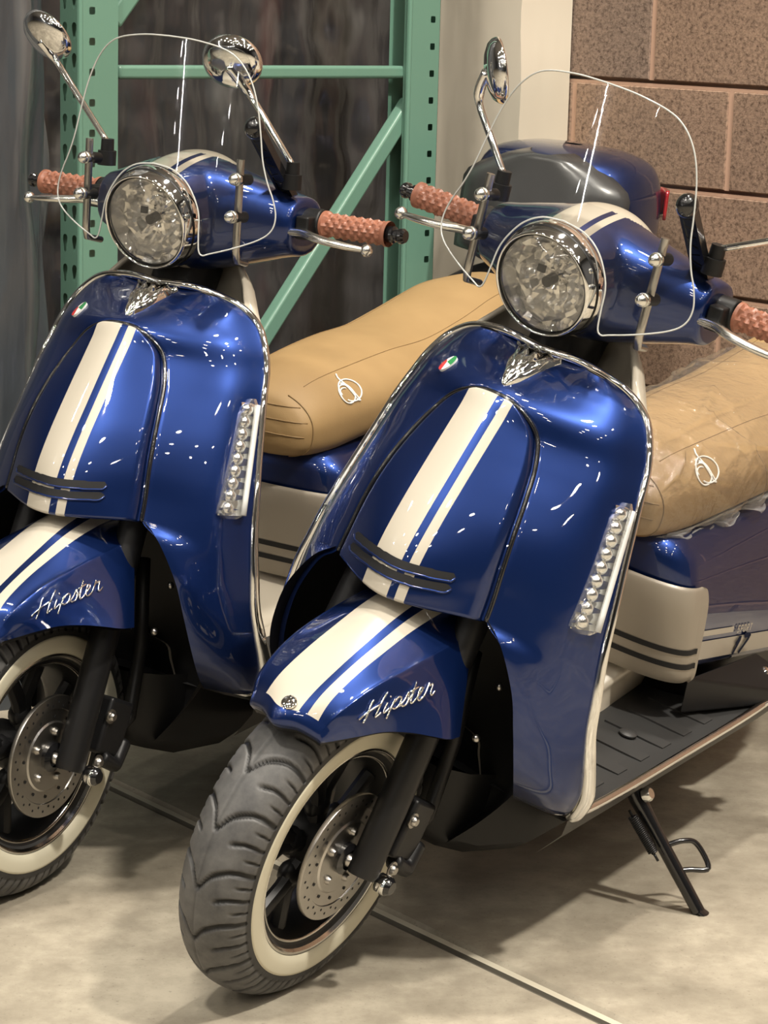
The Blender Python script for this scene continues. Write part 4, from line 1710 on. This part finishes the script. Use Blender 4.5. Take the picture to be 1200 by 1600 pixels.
outl = [(0, 1.2515), (.035, 1.2505), (.062, 1.2475), (.088, 1.2425), (.108, 1.2345), (.126, 1.219), (.141, 1.196), (.153, 1.164), (.162, 1.125), (.169, 1.090), (.179, 1.060), (.190, 1.036),
        (.1965, 1.012), (.193, .992), (.177, .977), (.142, .961), (.108, .949), (.097, .9455), (.0905, .952), (.0872, .975), (.084, 1.003), (.074, 1.026), (.057, 1.048), (.032, 1.063), (0, 1.068)]
half = cr(np.array(outl), 5)
mb = MB()
Gw = []
# sweep: for each y column between lower and upper outline
outer = half[:17 * 5]
innr = half[17 * 5:][::-1]                             # from the top of the notch outwards
N = 60
tt = np.linspace(0, 1, N)


def arc_pts(P, n):
    d = np.r_[0, np.cumsum(np.linalg.norm(np.diff(P, axis=0), axis=1))]
    return np.stack([np.interp(np.linspace(0, d[-1], n), d, P[:, c]) for c in (0, 1)], 1)


oo, ii = arc_pts(outer, N), arc_pts(innr, N)
# remap so that outer and inner samples correspond (notch edge spans most of the lower edge)
lines = []
for o_, i_ in zip(oo, ii):
    lines.append([o_ + (i_ - o_) * s_ for s_ in np.linspace(0, 1, 18)])
lines = np.array(lines)
fullw = np.concatenate([lines[::-1] * np.array([-1, 1]), lines[1:]])
Gw = np.array([[(wsx(y, z), y, z) for y, z in row] for row in fullw])
mb.grid(Gw)
ws = part(mb, 'windshield', M['windshield'], steered=True, angle=180)
edge = np.concatenate([half, (half[::-1] * np.array([-1, 1]))[1:-1]])
mb = MB()
mb.tube([(wsx(y, z), y, z) for y, z in edge], .0012, 8, closed=True)
part(mb, 'windshield_edge', M['acrylic_edge'], ws, angle=180)
for sy in (1, -1):
    mb = MB()
    mb.tube([(-.290, .136 * sy, 1.088), (-.292, .136 * sy, .955), (-.296, .136 * sy, .940), (-.325, .132 * sy, .934)], .0062, 10, squash=(1, .8))
    br = part(mb, 'windshield_bracket', M['steel'], steered=True, angle=60)
    for z in (1.060, 1.006):
        y = .136 * sy
        x0 = wsx(y, z)
        mb = MB()
        mb.sphere((x0 + .008, y, z), .0088, 10, (.9, 1, 1))
        mb.lathe([(0, .004), (.0095, .004), (.0095, 0)], X_, (x0, y, z), 18)
        part(mb, 'acorn_nut', M['silver'], br, angle=60)
        mb = MB()
        mb.cyl((x0 - .002, y, z), (x0 - .030, y, z - .002), .0085, 16)
        part(mb, 'clamp', M['black'], br, angle=60)

# grips, levers, switch housings
for sy in (1, -1):
    f_ = lambda p: np.array(p) * np.array([1, sy, 1])
    mb = MB()
    # diamond-knurled grip
    ys_ = np.linspace(.206, .318, 46)
    Gq = []
    for i, y in enumerate(ys_):
        row = []
        for j in range(40):
            a = 2 * math.pi * j / 40
            t_ = (y - .206) / .112
            uu, vv_ = (t_ * 8 + j / 5.0) % 1, (t_ * 8 - j / 5.0) % 1
            k_ = 1 - max(abs(uu - .5), abs(vv_ - .5)) * 2
            r_ = .0158 + .0040 * k_
            if t_ < .05:
                r_ = .0205
            elif t_ > .93:
                r_ = .0178 + .0012 * (t_ > .95)
            row.append((-.420 + r_ * math.cos(a), y, .995 + r_ * math.sin(a)))
        Gq.append(row)
    mb.grid(np.array([[f_(p) for p in row] for row in Gq]), close_u=True)
    gr = part(mb, 'grip', M['grip'], steered=True, angle=25, recalc=True)
    mb = MB()
    ends = [(.0, .345), (.009, .345), (.0115, .341), (.0115, .336), (.0095, .333), (.0095, .328), (.0125, .326), (.0125, .315), (0, .315)]
    mb.lathe([(r_, y * sy) for r_, y in ends], (0, 1, 0), (-.420, 0, .995), 20)
    part(mb, 'bar_end', M['black_gloss'], gr, angle=30)
    mb = MB()
    mb.tube([f_((-.418, .170, .992)), f_((-.420, .205, .995))], [.024, .022], 18)
    mb.box(f_((-.400, .190, .990)), (.04, .022, .034))
    part(mb, 'switch_housing', M['black'], steered=True, angle=40, bevel=.003)
    mb = MB()
    pts = cr(np.array([f_(p) for p in ((-.378, .172, .982), (-.372, .200, .984), (-.360, .225, .982), (-.357, .255, .979), (-.362, .282, .976), (-.370, .303, .974))]), 6)
    mb.tube(pts, np.interp(np.linspace(0, 1, len(pts)), [0, .2, .5, .8, 1], [.0085, .0085, .0082, .0068, .0055]), 12, squash=(1.0, .75))
    mb.sphere(f_((-.372, .309, .9735)), .0092, 10)
    part(mb, 'brake_lever', M['silver'], steered=True, angle=60)
# ribbed black folding arm on the left of the bar
mb = MB()
a0_, a1_ = np.array([-.415, .150, 1.020]), np.array([-.305, .146, 1.134])
t_ = (a1_ - a0_) / np.linalg.norm(a1_ - a0_)
s_ = np.array([0, 1.0, 0])
L_ = np.linalg.norm(a1_ - a0_)
n2_ = np.cross(t_, s_)
for q in (-.010, .010):
    mb.box((a0_ + a1_) / 2 + s_ * q, (L_, .0045, .012), np.stack([t_, s_, n2_], 1))
mb.box((a0_ + a1_) / 2 - n2_ * .003, (L_, .02, .003), np.stack([t_, s_, n2_], 1))
for k in range(8):
    c_ = a0_ + t_ * (L_ * (.08 + .11 * k))
    d_ = t_ * .35 * (1 if k % 2 else -1) + s_
    d_ /= np.linalg.norm(d_)
    mb.box(c_, (.024, .003, .011), np.stack([d_, np.cross(n2_, d_), n2_], 1))
mb.sphere(a1_, .0165, 10, (1, .9, 1))
mb.sphere(a0_ - t_ * .004, .018, 10, (1, 1, 1))
part(mb, 'folding_arm', M['black_gloss'], steered=True, angle=40)


def make_mirror(base_, knee, head_c, n_head, r_, parent=None, sq=(1.0, .88), up=None):
    base_, knee, head_c, n_head = map(lambda p: np.array(p, float), (base_, knee, head_c, n_head))
    n_head /= np.linalg.norm(n_head)
    mb = MB()
    d_ = (knee - base_) / np.linalg.norm(knee - base_)
    mb.tube([base_ - np.array([0, 0, .034]), base_ - np.array([0, 0, .012]), base_ - np.array([0, 0, .0118]), base_ + np.array([0, 0, .006])], [.0145, .0145, .0105, .0100], 14)
    mm = part(mb, 'mirror_base', M['black'], parent, steered=parent is None, angle=50)
    mb = MB()
    k1 = knee - d_ * .012
    back = head_c - n_head * .012
    bend = cr(np.array([base_, base_ + (k1 - base_) * .5, k1, knee + (back - knee) * .25 + d_ * .004, back]), 6)
    mb.tube(bend, np.interp(np.linspace(0, 1, len(bend)), [0, .3, .55, .7, 1], [.0045, .0050, .0052, .0075, .0080]), 12)
    part(mb, 'mirror_stem', M['chrome'], mm, angle=180)
    mb = MB()
    e1 = np.cross(n_head, up if up is not None else (0, 0, 1.0))
    e1 /= np.linalg.norm(e1)
    e2 = np.cross(e1, n_head)
    Gq = []
    for q, h in ((.02, -.0150), (.3, -.0142), (.6, -.0115), (.85, -.0065), (.96, -.001), (1.0, .004), (1.0, .007), (.97, .0085), (.94, .0078)):
        Gq.append([head_c + r_ * q * (sq[0] * e1 * math.cos(a) + sq[1] * e2 * math.sin(a)) + n_head * h for a in np.linspace(0, 2 * np.pi, 64, endpoint=False)])
    mb.grid(np.array(Gq), close_u=True)
    part(mb, 'mirror_shell', M['chrome'], mm, angle=180, recalc=True)
    mb = MB()
    Gq = [[head_c + r_ * q * (sq[0] * e1 * math.cos(a) + sq[1] * e2 * math.sin(a)) + n_head * .0078 for a in np.linspace(0, 2 * np.pi, 64, endpoint=False)] for q in (.01, .945)]
    mb.grid(np.array(Gq), close_u=True)
    part(mb, 'mirror_glass', M['mirror'], mm, angle=180)
    return mm


# side stand
mb = MB()
piv, foot = np.array([-.546, .235, .243]), np.array([-.560, .372, .118])
sd = foot - piv
mb.tube([piv + np.array([0, -.03, .03]), piv, piv + sd * .28, piv + sd * .6, foot], [.012, .013, .0105, .0105, .010], 14)
mb.tube([foot - sd * .03, foot + np.array([-.018, .018, -.012]), foot + np.array([-.045, .032, -.014])], [.012, .014, .009], 12, squash=(1.2, .5))
stand = part(mb, 'side_stand', M['black_gloss'], angle=50)
mb = MB()
mb.lathe([(0, .012), (.008, .012), (.011, .008), (.011, 0)], (0, .75, .66), piv + np.array([0, .008, .010]), 16)
part(mb, 'pivot_bolt', M['silver'], stand, angle=40)
mb = MB()
l0, l1 = piv + sd * .42, piv + sd * .64
mb.tube(cr(np.array([l0, l0 + np.array([-.020, .020, .013]), l0 + np.array([-.036, .036, .010]), l1 + np.array([-.032, .034, .012]), l1 + np.array([-.014, .014, .005]), l1]), 6), .0042, 8)
part(mb, 'toe_loop', M['black_gloss'], stand, angle=180)
mb = MB()
s0_, s1_ = piv + np.array([.022, .0, -.012]), piv + sd * .50 + np.array([.024, -.004, -.004])
hel = []
ax_ = (s1_ - s0_) / np.linalg.norm(s1_ - s0_)
h1 = np.cross(ax_, Z_); h1 /= np.linalg.norm(h1)
h2 = np.cross(ax_, h1)
for t in np.linspace(0, 1, 240):
    a = t * 2 * np.pi * 22
    hel.append(s0_ + (s1_ - s0_) * (.12 + .72 * t) + .0062 * (h1 * math.cos(a) + h2 * math.sin(a)))
mb.tube(hel, .0016, 5)
mb.tube([s0_, s0_ + (s1_ - s0_) * .15], .002, 6)
mb.tube([s1_, s1_ - (s1_ - s0_) * .17], .002, 6)
part(mb, 'return_spring', M['black_satin'], stand, angle=180)


# ================================================================== place the two scooters
def pose(x, y, beta, lean):
    fw = np.array([-math.sin(beta), -math.cos(beta), 0])
    lf = np.array([math.cos(beta), -math.sin(beta), 0])
    up = Z3
    u2 = math.cos(lean) * up + math.sin(lean) * lf
    l2 = math.cos(lean) * lf - math.sin(lean) * up
    rt = .0588
    zoff = -(HUB_Z * math.cos(lean) - (TYRE_R - rt) * math.cos(lean) - rt)
    Mx = Matrix.Identity(4)
    for i in range(3):
        Mx[i][0], Mx[i][1], Mx[i][2] = fw[i], l2[i], u2[i]
    Mx[0][3], Mx[1][3], Mx[2][3] = x, y, zoff
    return Mx


def copy_tree(o, parent=None):
    c = o.copy()
    C.objects.link(c)
    if parent is not None:
        c.parent = parent
    for ch in list(o.children):
        copy_tree(ch, c)
    return c


second = copy_tree(scooter)
GROUP = 'blue scooters parked side by side'
POSES = [(scooter, (-.14825, 3.10239, R(30.9279), R(15.3255)), R(-3.2397)), (second, (-.54588, 3.41445, R(26.4365), R(5.3052)), R(-4.1340))]
for o, ps, sa in POSES:
    o.matrix_world = pose(*ps)
    for ch in o.children:
        if ch.get('steered'):
            ch.matrix_local = steer(sa)
tag(scooter, 'nearer blue scooter at right, front wheel whole in view, seat under clear plastic', 'scooter', GROUP)
tag(second, 'farther blue scooter at left, cut by the left edge, bare tan seat', 'scooter', GROUP)
del scooter['group'], second['group']

NST = len(STEERED)


def mirrors(root, ps, sa, specs):
    inv = (root.matrix_world @ steer(sa)).to_3x3().inverted()
    for base_, knee, head_c, n_world, r_ in specs:
        n_loc = inv @ Vector(n_world)
        mm = make_mirror(base_, knee, head_c, n_loc, r_, parent=root, up=tuple(inv @ Vector((0, 0, 1))))
        mm.matrix_local = steer(sa)


# mirror glass directions in the room: x right, y away from the entrance side, z up
mirrors(scooter, POSES[0][1], R(-3.2397), [
    ((-.384, -.170, 1.072), (-.402, -.249, 1.152), (-.400, -.232, 1.200), (.985, .12, .13), .052),
    ((-.384, .168, 1.078), (-.40, .34, 1.165), (-.41, .37, 1.215), (.2, .95, .1), .050)])
mirrors(second, POSES[1][1], R(-4.1340), [
    ((-.384, -.172, 1.074), (-.400, -.292, 1.188), (-.398, -.312, 1.222), (.60, .58, .55), .050),
    ((-.384, .166, 1.078), (-.400, .072, 1.172), (-.392, .040, 1.216), (.32, .87, .36), .048)])
for o in list(scooter.children_recursive) + list(second.children_recursive):
    if 'steered' in o:
        del o['steered']

# ------------------------------------------------------------------ clear plastic film over the nearer seat
rg = np.random.default_rng(12)
creases = [(rg.uniform(-1.2, -.62), rg.uniform(-.8, 3.2), rg.uniform(-1.6, 1.6), rg.uniform(.010, .03), rg.uniform(.05, .30), rg.uniform(.003, .008)) for _ in range(52)]
creases += [(-.66 - .012 * i, .75 + .04 * (i % 4), .9, .005, .05, .004) for i in range(7)]
Gq = []
angs = np.linspace(-.62, math.pi + .5, 220)
xs_ = np.r_[np.linspace(-.600, -.64, 22)[:-1], np.linspace(-.64, -1.25, 200)]
for x in xs_:
    row = []
    w_, zb, zt = seat_row(x)
    for a in angs:
        p = seat_xyz(x, w_, zb, zt, a)
        out = p - np.array([x, 0, zb + (zt - zb) * .42])
        out /= max(np.linalg.norm(out), 1e-6)
        q = 0.0
        for cx, ca, ang, wd, ln, hh in creases:
            dx, da = x - cx, (a - ca) * .14
            u_ = dx * math.cos(ang) + da * math.sin(ang)
            v_ = -dx * math.sin(ang) + da * math.cos(ang)
            if abs(v_) < ln:
                q += hh * math.exp(-abs(u_) / wd * 2.2) * (1 - (v_ / ln) ** 2)
        p = p + out * (.0022 + min(q, .014)) + np.array([.004 * max(0, (x + .66) / .05), 0, 0])
        row.append(p)
    Gq.append(row)
mb = MB()
mb.grid(np.array(Gq), flip=True)
wrap = mb.build('plastic_cover', M['plastic_wrap'], angle=180)
# the loose crumpled hem hanging at the near side
Hq = []
rg = np.random.default_rng(3)
ph = rg.uniform(0, 6.28, 8)
for x in np.linspace(-.655, -1.15, 90):
    w_, zb, zt = seat_row(x)
    t0 = (-.655 - x) / .495
    puff = (.25 + .75 * abs(math.sin(t0 * 9.5 + .5))) * min(1, t0 * 9) * (.6 + .4 * math.sin(t0 * 23 + 1))
    row = []
    for q in np.linspace(0, 1, 26):
        p = seat_xyz(x, w_, zb, zt, -.40 - .50 * min(q, .7))
        k_ = q * puff
        fold = sum(math.sin(x * f_ + q * g_ + h_) for f_, g_, h_ in zip((70, 110, 160, 45), (9, -14, 21, 6), ph)) / 4
        p = p + np.array([0, .004 + .042 * k_ + .011 * fold * q, -.045 * max(0, q - .45) * puff + .008 * fold * q])
        row.append(p)
    Hq.append(row)
mb = MB()
mb.grid(np.array(Hq))
mb.build('loose_hem', M['film_hem'], wrap, angle=180)
wrap.matrix_world = pose(*POSES[0][1])
tag(wrap, 'crinkled clear plastic film lying over the tan seat of the nearer scooter', 'plastic cover')
